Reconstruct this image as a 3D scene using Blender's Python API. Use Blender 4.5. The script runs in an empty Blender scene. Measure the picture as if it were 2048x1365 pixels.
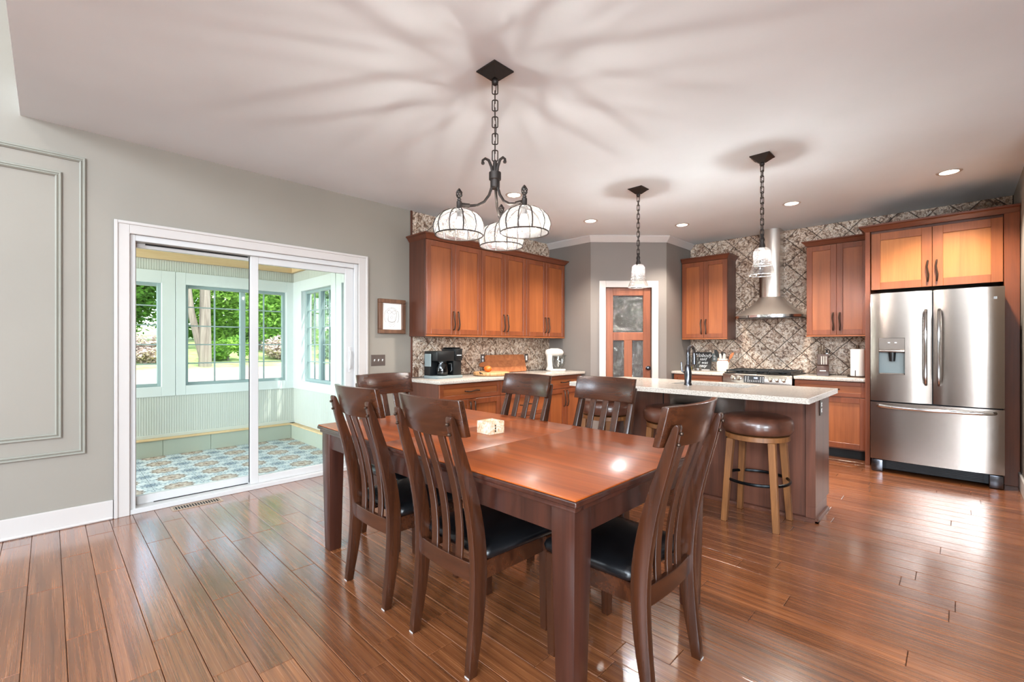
import bpy, bmesh, math, random
from mathutils import Vector, Matrix, noise as mnoise
random.seed(7)
PI = math.pi
S = bpy.context.scene
COL = S.collection
R = math.radians

# ------------------------------------------------------------------ camera
CAMH = 1.25
cd = bpy.data.cameras.new('camera'); cam = bpy.data.objects.new('camera', cd); COL.objects.link(cam)
cam.location = (0, 0, CAMH); cam.rotation_euler = (R(90), 0, R(44.5))
cd.sensor_width = 36.0; cd.lens = 16.0; cd.shift_y = 7.5 / 2048
cd.clip_start = 0.05; cd.clip_end = 300
S.camera = cam
# ------------------------------------------------------------------ world, sun, exposure
S.view_settings.view_transform = 'Standard'; S.view_settings.look = 'None'
S.view_settings.gamma = 1.0; S.view_settings.use_curve_mapping = False
S.view_settings.exposure = 0.1
W = bpy.data.worlds.new('world'); S.world = W; W.use_nodes = True
wn = W.node_tree.nodes; wl = W.node_tree.links
sky = wn.new('ShaderNodeTexSky'); sky.sky_type = 'NISHITA'; sky.sun_disc = False
sky.sun_elevation = R(52); sky.sun_rotation = R(120); sky.altitude = 100; sky.air_density = 1.0; sky.dust_density = 2.0
wn['Background'].inputs['Strength'].default_value = 1.7
hz = wn.new('ShaderNodeMix'); hz.data_type = 'RGBA'; hz.inputs[0].default_value = .6; hz.inputs[7].default_value = (.92, .95, .96, 1)     # thin bright haze
wl.new(sky.outputs[0], hz.inputs[6]); wl.new(hz.outputs[2], wn['Background'].inputs['Color'])
try:
    S.cycles.max_bounces = 8; S.cycles.diffuse_bounces = 4; S.cycles.glossy_bounces = 3
    S.cycles.transparent_max_bounces = 12; S.cycles.transmission_bounces = 6
    S.cycles.sample_clamp_indirect = 6.0; S.cycles.caustics_reflective = False; S.cycles.caustics_refractive = False
except Exception:
    pass

def lamp(name, kind, loc, energy, color=(1, 1, 1), rot=(0, 0, 0), **kw):
    d = bpy.data.lights.new(name, kind); d.energy = energy; d.color = color
    for k, v in kw.items(): setattr(d, k, v)
    o = bpy.data.objects.new(name, d); COL.objects.link(o); o.location = loc; o.rotation_euler = rot
    return o
# sun behind the house, shining over the roof onto the garden (travels towards -X)
sun = lamp('sun', 'SUN', (0, 0, 12), 5.5, (1, .95, .86), angle=R(1.0))
sun.rotation_euler = Vector((-.60, -.25, -.76)).to_track_quat('-Z', 'Y').to_euler()
# living-room daylight from unseen windows; the clerestory row is added for its light
for wx in (2.6,):
    lamp('window_daylight', 'AREA', (wx, -5.9, 1.6), 420, (.78, .90, 1.0), (R(-90), 0, PI), shape='RECTANGLE', size=1.7, size_y=2.0)
for wx, en in ((-3.1, 130), (-.25, 260), (2.6, 420)):
    lamp('added_clerestory_fill', 'AREA', (wx, -5.9, 4.05), en, (.80, .91, 1.0), (R(-90), 0, PI), shape='RECTANGLE', size=1.7, size_y=1.5)
lamp('window_daylight_side', 'AREA', (4.4, -2.2, 1.75), 500, (.80, .91, 1.0), (0, R(90), 0), shape='RECTANGLE', size=2.1, size_y=2.4)
lamp('sunroom_fill', 'AREA', (-5.55, -1.88, 1.35), 130, (.95, 1.0, .97), (R(-90), 0, PI), shape='RECTANGLE', size=1.9, size_y=1.5)  # added fill, set in an unseen window opening to brighten the sunroom

# ------------------------------------------------------------------ materials
def L(r, g, b):
    f = lambda c: (c / 255 / 12.92) if c / 255 <= .04045 else ((c / 255 + .055) / 1.055) ** 2.4
    return (f(r), f(g), f(b), 1)

class NT:
    def __init__(s, name):
        s.m = bpy.data.materials.new(name); s.m.use_nodes = True
        s.t = s.m.node_tree; s.b = s.t.nodes['Principled BSDF']; s.out = s.t.nodes['Material Output']
    def n(s, typ, ins=None, **props):
        o = s.t.nodes.new('ShaderNode' + typ)
        for k, v in props.items(): setattr(o, k, v)
        for k, v in (ins or {}).items(): s.put(o.inputs[k], v)
        return o
    def put(s, sock, v):
        if hasattr(v, 'default_value') or isinstance(v, bpy.types.NodeSocket): s.t.links.new(v, sock)
        else: sock.default_value = v
    def set(s, **k):
        for a, v in k.items(): s.put(s.b.inputs[a.replace('_', ' ')], v)
    def math(s, op, a, b=0.0, c=0.0):
        o = s.n('Math', operation=op); s.put(o.inputs[0], a); s.put(o.inputs[1], b); s.put(o.inputs[2], c); return o.outputs[0]
    def ramp(s, fac, stops, interp='LINEAR'):
        o = s.n('ValToRGB'); o.color_ramp.interpolation = interp
        e = o.color_ramp.elements
        e[0].position, e[0].color = stops[0]; e[1].position, e[1].color = stops[-1]
        for p, c in stops[1:-1]:
            x = e.new(p); x.color = c
        s.put(o.inputs[0], fac); return o.outputs[0]
    def mix(s, fac, a, b, blend='MIX'):
        o = s.n('Mix', data_type='RGBA', blend_type=blend); s.put(o.inputs[0], fac); s.put(o.inputs[6], a); s.put(o.inputs[7], b); return o.outputs[2]
    def noise(s, vec, scale, detail=3, rough=.5, dist=0.0):
        o = s.n('TexNoise', {'Scale': scale, 'Detail': detail, 'Roughness': rough, 'Distortion': dist})
        if vec is not None: s.put(o.inputs['Vector'], vec)
        return o.outputs[0]
    def objvec(s, scale=(1, 1, 1), rnd=0.0):
        tc = s.n('TexCoord').outputs['Object']
        if rnd:
            oi = s.n('ObjectInfo').outputs['Random']
            tc = s.n('VectorMath', {0: tc, 1: s.n('CombineXYZ', {0: s.math('MULTIPLY', oi, rnd), 1: s.math('MULTIPLY', oi, rnd * .7), 2: s.math('MULTIPLY', oi, rnd * 1.3)}).outputs[0]}, operation='ADD').outputs[0]
        return s.n('Mapping', {'Vector': tc, 'Scale': scale}).outputs[0]
    def bump(s, h, strength=.2, dist=.01):
        o = s.n('Bump', {'Strength': strength, 'Distance': dist, 'Height': h}); s.put(s.b.inputs['Normal'], o.outputs[0]); return o.outputs[0]

M = {}
def plain(name, c, rough=.5, metal=0.0, coat=0.0, emit=None, es=1.0, spec=.5):
    t = NT(name); t.set(Base_Color=L(*c), Roughness=rough, Metallic=metal, Coat_Weight=coat)
    t.b.inputs['Specular IOR Level'].default_value = spec
    if emit: t.b.inputs['Emission Color'].default_value = L(*emit); t.b.inputs['Emission Strength'].default_value = es
    M[name] = t.m; return t
def paint(name, c, rough=.6, bump=.06):
    t = NT(name); v = t.n('NewGeometry').outputs['Position']
    n = t.noise(v, 1.2, 3); t.set(Base_Color=t.ramp(n, [(.3, L(*[x * .97 for x in c])), (.7, L(*c))]), Roughness=rough)
    t.bump(t.noise(v, 140, 3), bump, .002); M[name] = t.m
def wood(name, dark, light, rough=.35, axis=2, scale=1.0, coat=.25, contrast=(.3, .7), bump=.05, blotch=.35):
    t = NT(name); sc = [9 * scale] * 3; sc[axis] = .7 * scale; sf = [90 * scale] * 3; sf[axis] = 2.5 * scale
    v1 = t.objvec(sc, 37.0); v2 = t.objvec(sf, 37.0); v3 = t.objvec((2 * scale,) * 3, 37.0)
    a = t.noise(v1, 1.0, 4, .55, 1.2); b = t.noise(v2, 1.0, 2, .5); c = t.noise(v3, 1.0, 3)
    f = t.math('ADD', t.math('MULTIPLY', a, .72), t.math('MULTIPLY', b, .28))
    col = t.ramp(f, [(contrast[0], L(*dark)), (contrast[1], L(*light))])
    col = t.mix(t.math('MULTIPLY', c, blotch), col, L(*[x * .72 for x in dark]))
    t.set(Base_Color=col, Roughness=rough, Coat_Weight=coat, Coat_Roughness=max(.18, rough * .55))
    t.bump(b, bump, .002); M[name] = t.m

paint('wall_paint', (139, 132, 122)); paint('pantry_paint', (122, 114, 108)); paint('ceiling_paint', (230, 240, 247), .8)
paint('white_trim', (190, 184, 180), .35, .02); paint('panel_trim', (142, 140, 130), .5, .03)
plain('vinyl', (194, 193, 192), .3); plain('muntin_grey', (150, 168, 168), .4)
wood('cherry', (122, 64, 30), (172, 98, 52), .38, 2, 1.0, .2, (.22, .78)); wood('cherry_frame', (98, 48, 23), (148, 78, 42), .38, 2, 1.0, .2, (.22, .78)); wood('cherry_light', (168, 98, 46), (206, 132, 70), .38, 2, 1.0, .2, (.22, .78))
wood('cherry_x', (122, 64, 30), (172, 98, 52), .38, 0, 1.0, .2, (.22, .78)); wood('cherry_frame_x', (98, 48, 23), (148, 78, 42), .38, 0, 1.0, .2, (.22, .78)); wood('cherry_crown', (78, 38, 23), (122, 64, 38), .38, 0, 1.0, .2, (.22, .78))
wood('cherry_end', (72, 38, 26), (104, 58, 40), .4, 2, 1.0, .15)  # veneer stain with part of the end panels' shade put into the colour
wood('island_wood', (70, 40, 29), (112, 66, 48), .4, 2, 1.0, .15)
wood('chair_wood', (36, 16, 9), (78, 41, 22), .26, 2, 1.3, .3)
wood('chair_rail_wood', (36, 16, 9), (84, 45, 25), .24, 0, 1.3, .3)
wood('table_leg_wood', (40, 19, 14), (76, 40, 29), .3, 2, 1.2, .3)
wood('table_top_wood', (118, 48, 12), (200, 98, 30), .32, 0, .8, .28, (.28, .68), .03, .5)
wood('stool_wood', (92, 54, 27), (150, 98, 54), .45, 2, 1.6, .05)
wood('board_wood', (142, 78, 42), (194, 122, 76), .45, 1, 1.5, .05)
wood('slab_wood', (170, 116, 66), (222, 176, 124), .5, 2, 3.0, .0)
wood('pine', (208, 172, 124), (236, 208, 166), .6, 1, 1.0, .0)
wood('pantry_door_wood', (112, 60, 36), (156, 92, 60), .4, 2, 1.0, .15)
wood('knife_wood', (40, 24, 19), (70, 42, 33), .4, 2, 1.5, .1)
wood('frame_wood', (74, 46, 32), (132, 92, 66), .6, 2, 3.0, 0)
wood('bark', (90, 80, 70), (160, 148, 134), .9, 2, .8, 0, bump=.6)
plain('iron', (52, 46, 43), .5, .7); plain('bronze', (74, 58, 48), .38, .8); plain('bronze_plate', (96, 84, 78), .45, .4)
plain('black_plastic', (18, 20, 21), .35); plain('black_metal', (24, 26, 28), .3, .8); plain('gap', (16, 13, 12), .8)
plain('glide_grey', (176, 172, 168), .6); plain('white_plastic', (232, 230, 226), .4); plain('white_enamel', (220, 211, 202), .2, 0, .5); plain('paper', (240, 237, 232), .9)
plain('chrome', (200, 200, 200), .12, 1.0); plain('knob_steel', (180, 172, 160), .25, 1.0); plain('gunmetal', (88, 88, 92), .25, 1.0)
plain('ink', (120, 116, 112), .9); plain('chalk', (232, 232, 232), .9); plain('chalkboard', (46, 44, 43), .8)
plain('orange_skin', (224, 104, 30), .45); plain('ceramic', (232, 224, 212), .35, 0, .2); plain('grey_silicone', (176, 170, 164), .6)
plain('oil', (170, 140, 30), .1, 0, .3); plain('outlet_grey', (128, 138, 138), .4); plain('grille_dark', (20, 18, 17), .6); plain('vent_tan', (172, 152, 134), .5, .2)
plain('filament', (255, 236, 208), .4, emit=(255, 248, 240), es=8500.0); plain('filament_bright', (255, 236, 208), .4, emit=(250, 248, 246), es=19000.0)
t = NT('bulb'); em = t.n('Emission', {'Color': L(255, 240, 220), 'Strength': 3.0}); tr = t.n('BsdfTransparent'); mx = t.n('MixShader', {0: .25, 1: tr.outputs[0], 2: em.outputs[0]}); t.t.links.new(mx.outputs[0], t.out.inputs['Surface']); M['bulb'] = t.m
plain('can_glow', (255, 250, 240), .4, emit=(255, 236, 212), es=14.0)
plain('display', (20, 24, 30), .2, emit=(170, 200, 255), es=.0); plain('led', (200, 220, 255), .4, emit=(190, 215, 255), es=2.5)
plain('gravel', (172, 146, 134), .95); plain('roof_dark', (120, 118, 116), .9)
t = NT('leather_black'); t.set(Base_Color=L(16, 16, 18), Roughness=.3); t.bump(t.noise(t.objvec((1, 1, 1)), 220, 3), .12, .002); M['leather_black'] = t.m
t = NT('leather_brown'); v = t.objvec((1, 1, 1), 9); t.set(Base_Color=t.ramp(t.noise(v, 9, 4), [(.3, L(62, 36, 27)), (.7, L(98, 60, 46))]), Roughness=.3, Coat_Weight=.2); t.bump(t.noise(v, 160, 3), .12, .002); M['leather_brown'] = t.m
# brushed stainless
def steel(name, c, rough, scale):
    t = NT(name); n = t.noise(t.objvec(scale), 1.0, 2)
    t.set(Base_Color=L(*c), Metallic=1.0, Roughness=t.math('ADD', t.math('MULTIPLY', n, .05), rough - .025)); t.bump(n, .004, .001); M[name] = t.m
steel('stainless', (152, 141, 133), .24, (2, 2, 900)); steel('stainless_v', (214, 206, 198), .24, (300, 300, 3)); steel('stainless_soft', (220, 210, 200), .4, (300, 300, 3))
# quartz
t = NT('quartz'); v = t.n('NewGeometry').outputs['Position']
c = t.ramp(t.noise(v, 110, 5, .75), [(.34, L(136, 124, 114)), (.48, L(188, 179, 168)), (.7, L(210, 202, 192))])
c = t.mix(t.ramp(t.noise(v, 190, 2), [(.64, (0, 0, 0, 1)), (.70, (1, 1, 1, 1))]), c, L(120, 100, 86))
t.set(Base_Color=c, Roughness=.16); M['quartz'] = t.m
# pressed, weathered wall tile: cream ground, grey-brown scrolls, rust blooms, one cast per tile
t = NT('tin_tile'); v = t.objvec((1, 1, 1), 53.0)
big = t.noise(v, 6, 4, .6, 1.0); mid = t.noise(v, 17, 6, .68, 1.6); fine = t.noise(v, 60, 4, .65, 1.0)
vo = t.n('TexVoronoi', {'Vector': v, 'Scale': 26.0}, feature='DISTANCE_TO_EDGE').outputs[0]
c = t.ramp(t.math('ADD', t.math('MULTIPLY', mid, .8), t.math('MULTIPLY', fine, .2)), [(.37, L(52, 38, 31)), (.44, L(134, 102, 80)), (.49, L(200, 178, 156)), (.60, L(232, 220, 206))])
c = t.mix(t.ramp(fine, [(.54, (0, 0, 0, 1)), (.60, (.9, .9, .9, 1))]), c, L(98, 74, 60))
c = t.mix(t.ramp(vo, [(.02, (.4, .4, .4, 1)), (.06, (0, 0, 0, 1))]), c, L(96, 82, 74))
rnd = t.n('ObjectInfo').outputs['Random']
c = t.mix(t.math('MULTIPLY', t.ramp(big, [(.5, (0, 0, 0, 1)), (.68, (1, 1, 1, 1))]), t.math('MULTIPLY', rnd, .75)), c, L(168, 106, 66), 'MULTIPLY')
t.set(Base_Color=c, Roughness=.42); t.bump(mid, .5, .006); M['tin_tile'] = t.m
plain('grout', (44, 33, 28), .9)
# floor planks
t = NT('bamboo'); pos = t.n('NewGeometry').outputs['Position']; at = t.n('Attribute', attribute_name='tint').outputs['Color']
sp = t.n('SeparateColor', {0: at})
off = t.n('CombineXYZ', {0: t.math('MULTIPLY', sp.outputs[1], 40), 1: t.math('MULTIPLY', sp.outputs[1], 23), 2: 0}).outputs[0]
pv = t.n('VectorMath', {0: pos, 1: off}, operation='ADD').outputs[0]
g1 = t.noise(t.n('Mapping', {'Vector': pv, 'Scale': (1.1, 42, 1)}).outputs[0], 1.0, 4, .6, .4)
g2 = t.noise(t.n('Mapping', {'Vector': pv, 'Scale': (2.2, 240, 1)}).outputs[0], 1.0, 2, .6)
f = t.math('ADD', t.math('MULTIPLY', g1, .62), t.math('MULTIPLY', g2, .38))
c = t.ramp(f, [(.26, L(78, 44, 26)), (.48, L(136, 82, 49)), (.72, L(182, 118, 73))])
c = t.mix(.55, c, t.ramp(sp.outputs[0], [(0, L(150, 138, 134)), (.5, L(200, 190, 184)), (1, L(255, 244, 232))]), 'MULTIPLY')
t.set(Base_Color=c, Roughness=t.math('ADD', t.math('MULTIPLY', g2, .12), .20), Coat_Weight=1.0, Coat_IOR=1.66, Coat_Roughness=.15); t.bump(g2, .05, .002); M['bamboo'] = t.m
# patterned cement tile: brown medallions, blue-grey rosettes on pale blue (2x2 tiles carry one medallion, so world grid)
t = NT('cement_tile'); pos = t.n('NewGeometry').outputs['Position']; PT = .36
def polar(ox, oy, p):
    s1 = t.n('SeparateXYZ', {0: t.n('VectorMath', {0: pos, 1: (ox - .16, oy + .07, 0)}, operation='ADD').outputs[0]})
    a = t.math('SUBTRACT', t.math('FLOORED_MODULO', s1.outputs[0], p), p / 2); b = t.math('SUBTRACT', t.math('FLOORED_MODULO', s1.outputs[1], p), p / 2)
    r = t.math('SQRT', t.math('ADD', t.math('MULTIPLY', a, a), t.math('MULTIPLY', b, b))); th = t.math('ARCTAN2', b, a); return r, th
r1, th1 = polar(0, 0, PT); r2, th2 = polar(PT / 2, PT / 2, PT); r3, th3 = polar(PT / 4, PT / 4, PT / 2)
c = L(208, 212, 214)
def petal(c, r, th, k, r0, r1_, amp, col, ph=0.0):
    e = t.math('ADD', r, t.math('MULTIPLY', t.math('SINE', t.math('ADD', t.math('MULTIPLY', th, float(k)), ph)), amp))
    m = t.math('MULTIPLY', t.math('GREATER_THAN', e, r0), t.math('LESS_THAN', e, r1_)); return t.mix(m, c, col)
c = petal(c, r3, th3, 4, .018, .040, .015, L(140, 158, 170)); c = petal(c, r3, th3, 8, .048, .064, .010, L(168, 182, 190))
c = petal(c, r2, th2, 8, .0, .042, .010, L(112, 128, 144)); c = petal(c, r2, th2, 8, .055, .072, .012, L(98, 112, 128), 1.5); c = petal(c, r2, th2, 4, .085, .102, .016, L(148, 166, 176))
c = petal(c, r1, th1, 12, .0, .115, .010, L(120, 106, 98)); c = petal(c, r1, th1, 12, .0, .099, .010, L(170, 152, 140)); c = petal(c, r1, th1, 8, .04, .062, .012, L(206, 192, 180)); c = petal(c, r1, th1, 6, .0, .030, .007, L(150, 122, 104))
t.set(Base_Color=c, Roughness=.4); M['cement_tile'] = t.m
paint('bead_paint', (202, 205, 198), .5, .02); paint('sun_trim', (218, 224, 224), .4, .02); paint('curb_stone', (172, 178, 164), .7, .1); paint('sun_ceiling', (226, 228, 214), .7)
# clear panes
def glass(name, tint, fac, rough=.02, bump=0.0, bscale=60, body=0.0, bodyc=(255, 255, 255)):
    t = NT(name); tr = t.n('BsdfTransparent', {'Color': L(*tint)}); gl = t.n('BsdfGlossy', {'Color': (1, 1, 1, 1), 'Roughness': rough})
    fr = t.n('Fresnel', {'IOR': 1.45}); k = t.math('ADD', t.math('MULTIPLY', fr.outputs[0], .33), fac)
    if bump:
        b = t.n('Bump', {'Strength': bump, 'Distance': .004, 'Height': t.n('TexVoronoi', {'Vector': t.objvec(), 'Scale': float(bscale)}).outputs[0]})
        t.put(gl.inputs['Normal'], b.outputs[0])
    mx = t.n('MixShader', {0: k, 1: tr.outputs[0], 2: gl.outputs[0]}); res = mx
    if body:
        tl = t.n('BsdfTranslucent', {'Color': L(*bodyc)}); df = t.n('BsdfDiffuse', {'Color': L(*bodyc)}); m2 = t.n('MixShader', {0: .5, 1: tl.outputs[0], 2: df.outputs[0]})
        sp = t.ramp(t.noise(t.objvec(), bscale * 2.2, 3, .7), [(.42, (body * .25,) * 3 + (1,)), (.60, (body * 1.8,) * 3 + (1,))])
        res = t.n('MixShader', {0: sp, 1: mx.outputs[0], 2: m2.outputs[0]})
    t.t.links.new(res.outputs[0], t.out.inputs['Surface']); M[name] = t.m
glass('pane', (252, 255, 254), .0); glass('seeded_glass', (250, 250, 248), .03, .08, .8, 80, .045); glass('bell_glass', (246, 246, 244), .10, .06, 1.0, 38, .006); glass('rim_glass', (240, 240, 238), .25, .1, 0, 40, .25); glass('clear_glass', (240, 244, 244), .05, .03)
glass('carafe_glass', (90, 96, 100), .05, .03)
t = NT('rain_glass'); v = t.objvec((1, 1, 1)); bp = t.n('Bump', {'Strength': 1.0, 'Distance': .014, 'Height': t.noise(v, 85, 2, .5, .8)})
mx = t.n('MixShader', {0: .5, 1: t.n('BsdfTransparent', {'Color': L(120, 122, 118)}).outputs[0], 2: t.n('BsdfGlossy', {'Color': (.30, .30, .29, 1), 'Roughness': .12, 'Normal': bp.outputs[0]}).outputs[0]})
t.t.links.new(mx.outputs[0], t.out.inputs['Surface']); M['rain_glass'] = t.m
t = NT('marble'); v = t.objvec((1, 1, 1)); t.set(Base_Color=t.ramp(t.noise(v, 22, 5, .6, 2.5), [(.3, L(178, 130, 84)), (.45, L(222, 196, 160)), (.6, L(236, 226, 210)), (.75, L(206, 206, 200))]), Roughness=.3); M['marble'] = t.m
# outdoors
t = NT('lawn'); v = t.n('NewGeometry').outputs['Position']; t.set(Base_Color=t.ramp(t.noise(v, 3, 5, .7), [(.3, L(118, 142, 72)), (.7, L(190, 200, 132))]), Roughness=.9); M['lawn'] = t.m
def leafmat(name, a, b):
    t = NT(name); col = t.ramp(t.noise(t.n('NewGeometry').outputs['Position'], 2.5, 4, .7), [(.3, L(*a)), (.7, L(*b))])
    d = t.n('BsdfDiffuse', {'Color': col}); tl = t.n('BsdfTranslucent', {'Color': col}); mx = t.n('MixShader', {0: .35, 1: d.outputs[0], 2: tl.outputs[0]})
    t.t.links.new(mx.outputs[0], t.out.inputs['Surface']); M[name] = t.m
leafmat('leaf_dark', (44, 84, 34), (112, 158, 62)); leafmat('leaf_mid', (84, 132, 52), (160, 196, 92)); leafmat('leaf_pale', (120, 160, 92), (196, 214, 150)); leafmat('leaf_blue', (96, 132, 104), (158, 184, 150))
plain('pale_bloom', (190, 168, 156), .9)

# ------------------------------------------------------------------ mesh helpers
class MB:
    def __init__(s, m=None): s.v = []; s.f = []; s.m = m
    def add(s, vs, fs):
        o = len(s.v); s.v += [tuple(s.m @ Vector(p)) if s.m else tuple(p) for p in vs]; s.f += [[o + i for i in f] for f in fs]; return s
    def box(s, x0, x1, y0, y1, z0, z1):
        return s.add([(x0, y0, z0), (x1, y0, z0), (x1, y1, z0), (x0, y1, z0), (x0, y0, z1), (x1, y0, z1), (x1, y1, z1), (x0, y1, z1)],
                     [[3, 2, 1, 0], [4, 5, 6, 7], [0, 1, 5, 4], [1, 2, 6, 5], [2, 3, 7, 6], [3, 0, 4, 7]])
    def prism(s, poly, a, b, axis='z'):
        n = len(poly); tf = {'z': lambda p, h: (p[0], p[1], h), 'x': lambda p, h: (h, p[0], p[1]), 'y': lambda p, h: (p[0], h, p[1])}[axis]
        vs = [tf(p, a) for p in poly] + [tf(p, b) for p in poly]
        return s.add(vs, [list(range(n))[::-1], list(range(n, 2 * n))] + [[i, (i + 1) % n, n + (i + 1) % n, n + i] for i in range(n)])
    def loft(s, rings, cap=True, closed=True):
        n = len(rings[0]); vs = [p for r in rings for p in r]; fs = []
        for k in range(len(rings) - 1):
            for i in range(n if closed else n - 1):
                j = (i + 1) % n; fs.append([k * n + i, k * n + j, (k + 1) * n + j, (k + 1) * n + i])
        if cap: fs += [list(range(n))[::-1], list(range((len(rings) - 1) * n, len(rings) * n))]
        return s.add(vs, fs)
    def lathe(s, prof, n=24, c=(0, 0, 0), cap=True):
        rings = [[(c[0] + r * math.cos(2 * PI * i / n), c[1] + r * math.sin(2 * PI * i / n), c[2] + z) for i in range(n)] for r, z in prof]
        return s.loft(rings, cap)
    def tube(s, path, r, n=8, closed=False, sx=1.0):
        P = [Vector(p) for p in path]; m = len(P); rings = []; up = None
        for i in range(m):
            a = P[(i - 1) % m] if (closed or i > 0) else P[i]; b = P[(i + 1) % m] if (closed or i < m - 1) else P[i]
            d = (b - a).normalized()
            if up is None: up = Vector((0, 0, 1)) if abs(d.z) < .9 else Vector((1, 0, 0))
            x = d.cross(up).normalized(); up = x.cross(d).normalized()
            rr = r[i] if isinstance(r, (list, tuple)) else r
            rings.append([tuple(P[i] + x * (rr * sx * math.cos(2 * PI * k / n)) + up * (rr * math.sin(2 * PI * k / n))) for k in range(n)])
        if closed: return s.loft(rings + [rings[0]], False)
        return s.loft(rings)
    def ball(s, c, r, n=10, sq=(1, 1, 1)):
        k = n // 2; return s.loft([[(c[0] + sq[0] * r * math.sin(PI * (j + .001) / (k + .002)) * math.cos(2 * PI * i / n), c[1] + sq[1] * r * math.sin(PI * (j + .001) / (k + .002)) * math.sin(2 * PI * i / n), c[2] - sq[2] * r * math.cos(PI * (j + .001) / (k + .002))) for i in range(n)] for j in range(k + 1)])
    def build(s, name, mat, parent=None, bevel=0.0, seg=1, smooth=35):
        me = bpy.data.meshes.new(name); me.from_pydata(s.v, [], s.f)
        bm = bmesh.new(); bm.from_mesh(me); bmesh.ops.recalc_face_normals(bm, faces=bm.faces)
        if bevel:
            es = [e for e in bm.edges if len(e.link_faces) == 2 and e.calc_face_angle(0) > .55]
            bmesh.ops.bevel(bm, geom=es, offset=bevel, segments=seg, affect='EDGES', profile=.5, clamp_overlap=True)
        bm.to_mesh(me); bm.free()
        if smooth and me.polygons:
            me.polygons.foreach_set('use_smooth', [True] * len(me.polygons)); me.set_sharp_from_angle(angle=R(smooth))
        me.materials.append(M[mat]); o = bpy.data.objects.new(name, me); COL.objects.link(o)
        if parent: o.parent = parent
        return o
def box(*a): return MB().box(*a)
def tag(o, label, cat, group=None):
    o['label'] = label; o['category'] = cat
    if group: o['group'] = group
    return o
def thing(name, label, cat, loc=(0, 0, 0), rz=0.0, group=None):
    o = bpy.data.objects.new(name, None); COL.objects.link(o); o.location = loc; o.rotation_euler = (0, 0, rz); o.empty_display_size = .1
    return tag(o, label, cat, group)
def struct(o): o['kind'] = 'structure'; return o
def dup(o, parent=None):
    c = o.copy(); COL.objects.link(c); c.parent = parent
    for ch in [x for x in bpy.data.objects if x.parent == o and x is not c]: dup(ch, c)
    return c
def dup_thing(o, loc, rz, label, group=None):
    c = dup(o); c.location = loc; c.rotation_euler = (0, 0, rz); c['label'] = label
    if group: c['group'] = group
    return c
def text(body, size, mat, parent, mw, name='lettering', shear=0.0, extrude=.0004):
    cu = bpy.data.curves.new(name, 'FONT'); cu.body = body; cu.size = size; cu.align_x = 'CENTER'; cu.align_y = 'CENTER'; cu.extrude = extrude; cu.shear = shear
    tmp = bpy.data.objects.new('tmp', cu); me = bpy.data.meshes.new_from_object(tmp); me.name = name; bpy.data.objects.remove(tmp); me.materials.clear(); me.materials.append(M[mat])
    o = bpy.data.objects.new(name, me); COL.objects.link(o); o.parent = parent; o.matrix_local = mw; return o
FRONT = Matrix.Rotation(R(90), 4, 'X')       # text facing -Y

# ================================================================== SHELL
XL, YB, H = -4.345, 6.73, 2.74
XR = .385                                      # short wall beside the refrigerator
DY0, DY1, DZ = .415, 2.195, 2.065              # patio door opening in the left wall
HV = 5.0                                       # living-room ceiling
wl_ = MB().box(XL - .15, XL, -6, DY0, 0, HV).box(XL - .15, XL, DY0, DY1, DZ, H + .2).box(XL - .15, XL, DY1, YB + .15, 0, H + .2)
wall_left = struct(wl_.build('wall_left', 'wall_paint', smooth=0))
wall_back = struct(box(XL, XR + .12, YB, YB + .15, 0, H + .2).build('wall_back', 'wall_paint', smooth=0))
wall_right = struct(box(XR, XR + .12, 4.7, YB, 0, H + .2).build('wall_right', 'wall_paint', smooth=0))
ceiling = struct(box(XL - .15, 4.6, -.13, YB + .15, H, H + .2).build('ceiling', 'ceiling_paint', smooth=0))
struct(box(XL - .15, 4.6, -.13, .02, H + .2, HV).build('wall_soffit', 'wall_paint', smooth=0))
struct(box(XL - .15, 4.6, -6.15, .02, HV, HV + .1).build('ceiling_living', 'ceiling_paint', smooth=0))
wr = MB()
xs = [XL - .15, -4.0, -2.2, -1.15, .65, 1.7, 3.5, 4.6]
for i in range(0, 7, 2): wr.box(xs[i], xs[i + 1], -6.15, -6, 0, HV)
for i in range(1, 7, 2):
    if i in (1, 3): wr.box(xs[i], xs[i + 1], -6.15, -6, 0, 3.3)
    else: wr.box(xs[i], xs[i + 1], -6.15, -6, 0, .55); wr.box(xs[i], xs[i + 1], -6.15, -6, 2.65, 3.3)
    wr.box(xs[i], xs[i + 1], -6.15, -6, 4.8, HV)
struct(wr.build('wall_rear', 'wall_paint', smooth=0))
struct(MB().box(4.45, 4.6, -6, -3.4, 0, HV).box(4.45, 4.6, -3.4, -1.0, 0, .6).box(4.45, 4.6, -3.4, -1.0, 2.9, HV).box(4.45, 4.6, -1.0, 0, 0, HV).box(4.45, 4.6, 0, YB + .15, 0, H).build('wall_side', 'wall_paint', smooth=0))
struct(box(XR + .12, 4.6, 6.3, 6.45, 0, H).build('wall_side_back', 'wall_paint', smooth=0))
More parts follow.
